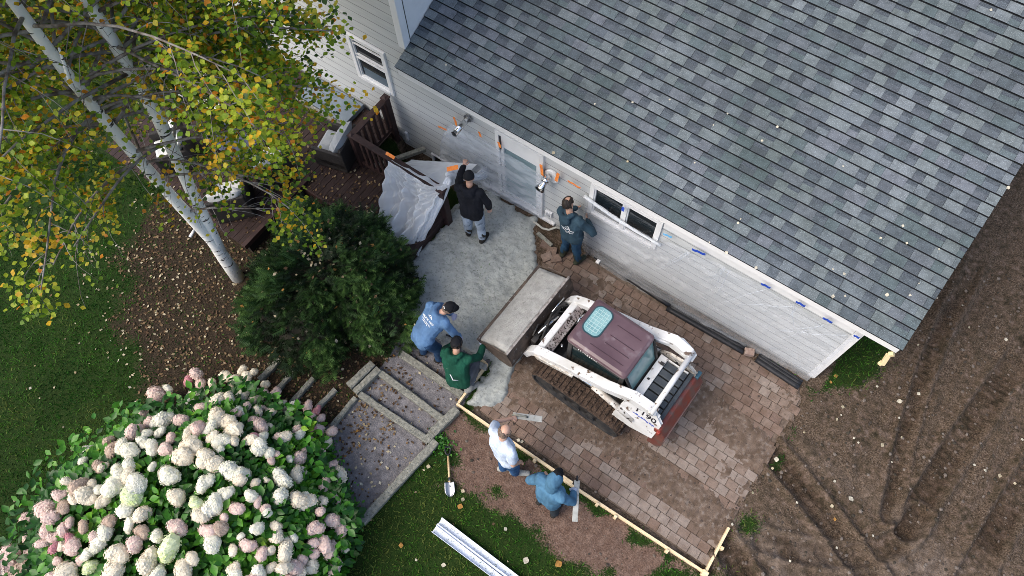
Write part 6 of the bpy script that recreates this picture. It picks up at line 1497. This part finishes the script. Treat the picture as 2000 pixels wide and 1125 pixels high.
    if hair:
        mb = MB(); r2 = random.Random(label); bald = hair[1]
        for k in range(150 if not bald else 120):
            a = r2.uniform(0, 2 * PI); e = r2.uniform(-.55, 1.0) if not bald else r2.uniform(-.6, .52)
            d = Vector((math.cos(a) * math.cos(e), math.sin(a) * math.cos(e), math.sin(e)))
            if d.y > .35 and d.z < .62: continue
            if bald and d.z > .42 + .2 * (d.y > .2): continue
            p = H + HR3 @ Vector((d.x * .079, d.y * .098 - .006, d.z * .106 + .02)) * s; L = .022 if not bald else .010
            mb.ell(p, (.020 * s, .022 * s, L * s), 0, HR3 @ Matrix.Rotation(r2.uniform(0, 3), 3, 'X'), 6, 4)
        link('hair', remesh(mb, .008, 1, .6, .008, 40, mats=[hair[0]], inv=inv, name='hair'), t, mat4=WM[t])
    return t, jk, Q, r, f, inv
def print_on(jk, t, inv, centre, ux, uy, dirn, marks, m, name='back_print'):
    # lay small marks on the cloth: cast each corner onto the jacket along dirn
    me = jk.data; bv = BVHTree.FromPolygons([WM[t] @ v.co for v in me.vertices], [tuple(p.vertices) for p in me.polygons])
    dirn = Vector(dirn).normalized(); ux = Vector(ux).normalized(); uy = Vector(uy).normalized(); mb = MB()
    for (x0, y0, x1, y1, w_) in marks:
        a = Vector((x0, y0)); b = Vector((x1, y1)); n = max(1, int((b - a).length / .02)); d = (b - a).normalized(); s = Vector((-d.y, d.x)) * w_ / 2
        prev = None
        for i in range(n + 1):
            p = a.lerp(b, i / n); row = []
            for sg in (-1, 1):
                q = p + s * sg; o = Vector(centre) + ux * q.x + uy * q.y - dirn * .5; h = bv.ray_cast(o, dirn, 1.0)
                if h[0] is None: row = None; break
                row.append(h[0] - dirn * .004)
            if prev and row: mb.add([prev[0], prev[1], row[1], row[0]], [(0, 1, 2, 3)])
            prev = row
    if mb.v:
        o = link(name, mb.mesh(name, m, inv=WM[t].inverted()), jk, mat4=WM[t]); sm = o.modifiers.new('solid', 'SOLIDIFY'); sm.thickness = .002
def scribble(w_, rows, seed, peak=True):
    r = random.Random(seed); out = []
    if peak: out += [(-.055, .055, 0, .10, .012), (0, .10, .055, .055, .012), (-.02, .06, .02, .06, .014)]
    for k, (y, half, th) in enumerate(rows):
        x = -half
        while x < half:
            L = r.uniform(.008, .016); yy = y + (.012 * math.sin(x * 9) if k == 0 else 0)
            out.append((x, yy - th / 2, x + r.uniform(-.003, .006), yy + th / 2, .006)) if r.random() < .8 else None
            out.append((x, yy + r.choice((-1, 0, 1)) * th * .4, x + L * .8, yy + r.choice((-1, 0, 1)) * th * .4, .006)); x += L * (1.0 if r.random() < .88 else 2.0)
    return out
INK = mat('white_print_ink', (.72, .75, .78), .7)
navy = cloth('navy_hoodie', (.030, .060, .085)); blackc = cloth('black_hoodie', (.008, .009, .013)); blue = cloth('blue_hoodie', (.085, .165, .30)); green = cloth('green_hoodie', (.008, .062, .038))
lightb = cloth('pale_blue_shirt', (.50, .58, .70), 1.2); slate = cloth('slate_blue_hoodie', (.060, .145, .235)); jeans = cloth('blue_jeans', (.028, .085, .20)); jeansl = cloth('washed_jeans', (.30, .36, .44), col3=(.10, .13, .18), s3=9); dk = cloth('dark_trousers', (.020, .028, .036))
bootd = cloth('muddy_boots', (.022, .020, .018), rough=.6); bootg = cloth('concrete_boots', (.26, .26, .24), rough=.8); boot_o = cloth('olive_boots', (.035, .042, .030), rough=.6)
capb = cloth('black_cap', (.010, .011, .014)); hairb = mat('dark_hair', (.012, .009, .007), .5, (.03, .022, .018), 60, spec=.3); hairs = mat('cropped_hair', (.10, .075, .06), .7, (.18, .13, .10), 50)
glw = cloth('pale_glove', (.42, .42, .55), 1.2); glw2 = cloth('blue_white_glove', (.46, .52, .66), 1.2)
# man in black hooded jacket
person('man in black jacket and pale jeans gathering the plastic at the railing', (-4.72, 4.95, .045), (-.42, .9), dict(
    waist=(0, .05, 1.10), chest=(-.02, .13, 1.30), neck=(-.03, .19, 1.45), head=(-.04, .26, 1.59), shL=(-.20, .16, 1.40), shR=(.16, .12, 1.39), hipL=(-.10, .03, .93), hipR=(.09, .03, .93), pelvis=(0, .02, .96),
    elL=(-.26, .40, 1.27), wrL=(-.22, .60, 1.38), elR=(.27, .12, 1.12), wrR=(.27, .18, .86), anL=(-.13, .06, .085), toL=(-.17, .22, .035), anR=(.15, -.05, .085), toR=(.20, .10, .035), knR=(.13, .02, .5)), (-.45, .75, -.35), (blackc, jeansl, bootd, capb), head_kind='beanie', hood=True, boots=True, curl=(.8, .5))
mb = MB()
# man in navy hoodie at the window
t, jk, Q, r, f, inv = person('man with dark hair in navy hoodie pressing plastic under the window', (-2.97, 5.62, -.01), (.05, 1), dict(
    chest=(-.04, .02, 1.32), waist=(-.02, .0, 1.1), neck=(-.12, .03, 1.49), head=(-.17, .08, 1.63), shL=(-.24, .02, 1.42), shR=(.12, .02, 1.43), elL=(-.28, .18, 1.15), wrL=(-.20, .36, 1.10),
    elR=(.33, .12, 1.16), wrR=PY(1148, 430, 5.97), anL=(-.14, 0, .085), anR=(.16, .02, .085), toL=(-.16, .17, .035), toR=(.19, .18, .035)), (.15, 1, -.25), (navy, cloth('blue_work_trousers', (.018, .055, .105)), boot_o, capb), head_kind=None, hair=(hairb, False), hood=True, boots=True, palm=((0, 1, 0), (0, 1, 0)), curl=(.3, .25))
print_on(jk, t, inv, Q['chest'] - Vector((-.02, .2, .07)), (1, 0, 0), (0, 0, 1), (0, 1, 0), scribble(.2, [(.02, .13, .028), (-.035, .11, .022), (-.075, .05, .016)], 4), INK)
# man in blue hoodie bending by the yew
t, jk, Q, r, f, inv = person('man in bright blue hoodie and black cap bending beside the yew', (-3.97, 2.52, .0), (.35, .95), dict(
    pelvis=(-.02, .02, .92), waist=(-.03, .10, 1.05), chest=(-.05, .30, 1.22), neck=(-.03, .45, 1.33), head=(.02, .55, 1.43), shL=(-.23, .36, 1.28), shR=(.15, .38, 1.28), hipL=(-.10, .02, .90), hipR=(.09, .02, .90),
    elL=(-.26, .52, 1.02), wrL=(-.12, .62, .82), elR=(.26, .44, 1.0), wrR=(.24, .52, .74), anL=(-.12, -.05, .085), toL=(-.16, .11, .035), anR=(.15, .10, .085), toR=(.2, .26, .035), knR=(.13, .14, .5)), (.55, .8, -.55), (blue, cloth('blue_denim', (.025, .06, .13)), bootd, capb), gloves=(glw, glw), head_kind='cap', hair=(hairs, True), hood=True)
c = Q['chest'].lerp(Q['waist'], .1); dn = Vector((f.x * .55, f.y * .55, -.8)); uy = Vector((f.x * .8, f.y * .8, .55))
print_on(jk, t, inv, c, r, uy, dn, scribble(.2, [(.0, .13, .034), (-.05, .11, .022), (-.085, .08, .018)], 9), INK)
# man in green, crouching
t, jk, Q, r, f, inv = person('man in green hoodie and black beanie crouching inside the form', (-3.24, 2.46, .0), (-.30, .95), dict(
    pelvis=(.03, -.06, .42), waist=(.01, -.01, .55), chest=(-.04, .12, .74), neck=(-.06, .22, .87), head=(-.07, .31, .99), shL=(-.22, .15, .81), shR=(.14, .17, .81), hipL=(-.06, -.05, .40), hipR=(.13, -.06, .40),
    knL=(-.16, .30, .44), knR=(.22, .26, .42), anL=(-.12, -.03, .11), anR=(.20, -.10, .10), toL=(-.16, .13, .035), toR=(.30, .05, .035), elL=(-.30, .30, .56), wrL=(-.20, .48, .50), elR=(.27, .32, .58), wrR=(.26, .52, .55)), (-.15, 1, -.55), (green, cloth('grey_work_trousers', (.085, .095, .11)), bootg, capb), gloves=(glw2, glw2), head_kind='beanie', hair=(hairb, True), hood=True, boots=True, curl=(.9, .9))
mb = MB(); mb.tube([Q['neck'] + r * -.10 - f * .12 + Vector((0, 0, -.06)), Q['chest'] - r * .10 - f * .17 + Vector((0, 0, -.02)), Q['waist'] - r * .02 - f * .16 + Vector((0, 0, .04)), Q['waist'] + r * .06 - f * .13], .010, 6); mb.build('drawstring', M['white'], t, smooth=True)
# man in the pale shirt with the float
t5, jk, Q, r, f, inv = person('man with shaved head in pale blue t-shirt stretching out a float', (-1.62, 1.66, .0), (.10, 1), dict(
    pelvis=(-.03, .03, .95), waist=(-.08, .05, 1.08), chest=(-.14, .08, 1.31), neck=(-.17, .13, 1.47), head=(-.17, .19, 1.62), shL=(-.33, .12, 1.40), shR=(.05, .06, 1.41), hipL=(-.11, .03, .92), hipR=(.07, .02, .92),
    elL=P(968, 824, 1.28), wrL=P(999, 817, 1.10), elR=(.15, -.02, 1.13), wrR=(.17, .10, .90), anL=(-.09, -.03, .085), toL=(.03, .11, .035), anR=(.10, .05, .085), toR=(.25, .17, .035)), (-.05, 1, -.5), (lightb, jeans, bootg, capb), sleeves='short', head_kind=None, hair=(hairs, True), skin=SKIN, curl=(1.0, .5))
# man with the blue hood up
t6, jk, Q, r, f, inv = person('man in slate blue hoodie with hood up holding a long darby', (-.76, 1.56, .0), (.05, 1), dict(
    chest=(0, .05, 1.32), neck=(-.01, .10, 1.48), head=(-.02, .16, 1.62), shL=(-.20, .06, 1.41), shR=(.17, .04, 1.41), elL=(-.33, .0, 1.17), wrL=(-.25, .18, 1.02), elR=(.32, .12, 1.20), wrR=P(1121, 962, 1.15), anL=(-.13, 0, .085), anR=(.15, -.02, .085)), (-.1, 1, -.3), (slate, dk, bootd, capb), gloves=(None, glw2), head_kind='cap', hood='up', curl=(.5, 1.0))
# tools held in the hands
def plank(name, a, b, wd, th, m, label, cat, handle=None):
    t = root(name, (Vector(a) + Vector(b)) / 2, label, cat); mb = MB(); mb.beam(a, b, wd, th); mb.build('blade', m, t, bevel=.004)
    if handle: mb = MB(); mb.tube(handle, .016, 8); mb.build('handle', M['wood_grey'] if 'float' in name else M['black'], t, smooth=True)
    return t
mg = mat('magnesium_float', (.33, .34, .32), .5, (.46, .47, .44), 7, metal=.3, col3=(.24, .23, .20), s3=16)
a, b = P(1002, 811, 1.02), P(1059, 819, 1.02)
plank('hand_float', a, b, .10, .012, mg, 'grey metal float held out over the pavers by the man in the pale shirt', 'float', [a.lerp(b, -.02) + Vector((0, 0, .012)), a.lerp(b, .03) + Vector((0, 0, .055)), a.lerp(b, .42) + Vector((0, 0, .055)), a.lerp(b, .5) + Vector((0, 0, .012))])
a, b = P(1127, 938, 1.08), P(1123, 1019, 1.0)
plank('darby', a, b, .085, .014, mg, 'long grey darby held upright beside the man in the blue hood', 'darby', [a.lerp(b, .02) + Vector((0, 0, .02)), a.lerp(b, -.10) + Vector((0, 0, .05))])
w_ = WM  # trowel of the crouching man, straight edge of the bending man
a, b = P(912, 700, .42), P(937, 712, .22)
t = root('spade', (a + b) / 2, 'small spade with red grip in the gloved hands of the man in green', 'spade'); mb = MB(); mb.tube([P(890, 694, .58), a], .016, 8); mb.build('grip', mat('red_grip', (.35, .02, .03), .5), t, smooth=True)
mb = MB(); mb.tube([a, b], .014, 8); mb.build('shaft', M['black'], t); mb = MB(); d = (b - a).normalized(); mb.beam(b, b + d * .16, .12, .008); mb.build('blade', mg, t, bevel=.003)
a, b = P(872, 656, .66), P(905, 668, .45)
plank('trowel', a, b, .10, .010, mg, 'steel trowel under the gloved hand of the man in the bright blue hoodie', 'trowel', [a + Vector((0, 0, .05)), a.lerp(b, .5) + Vector((0, 0, .05))])
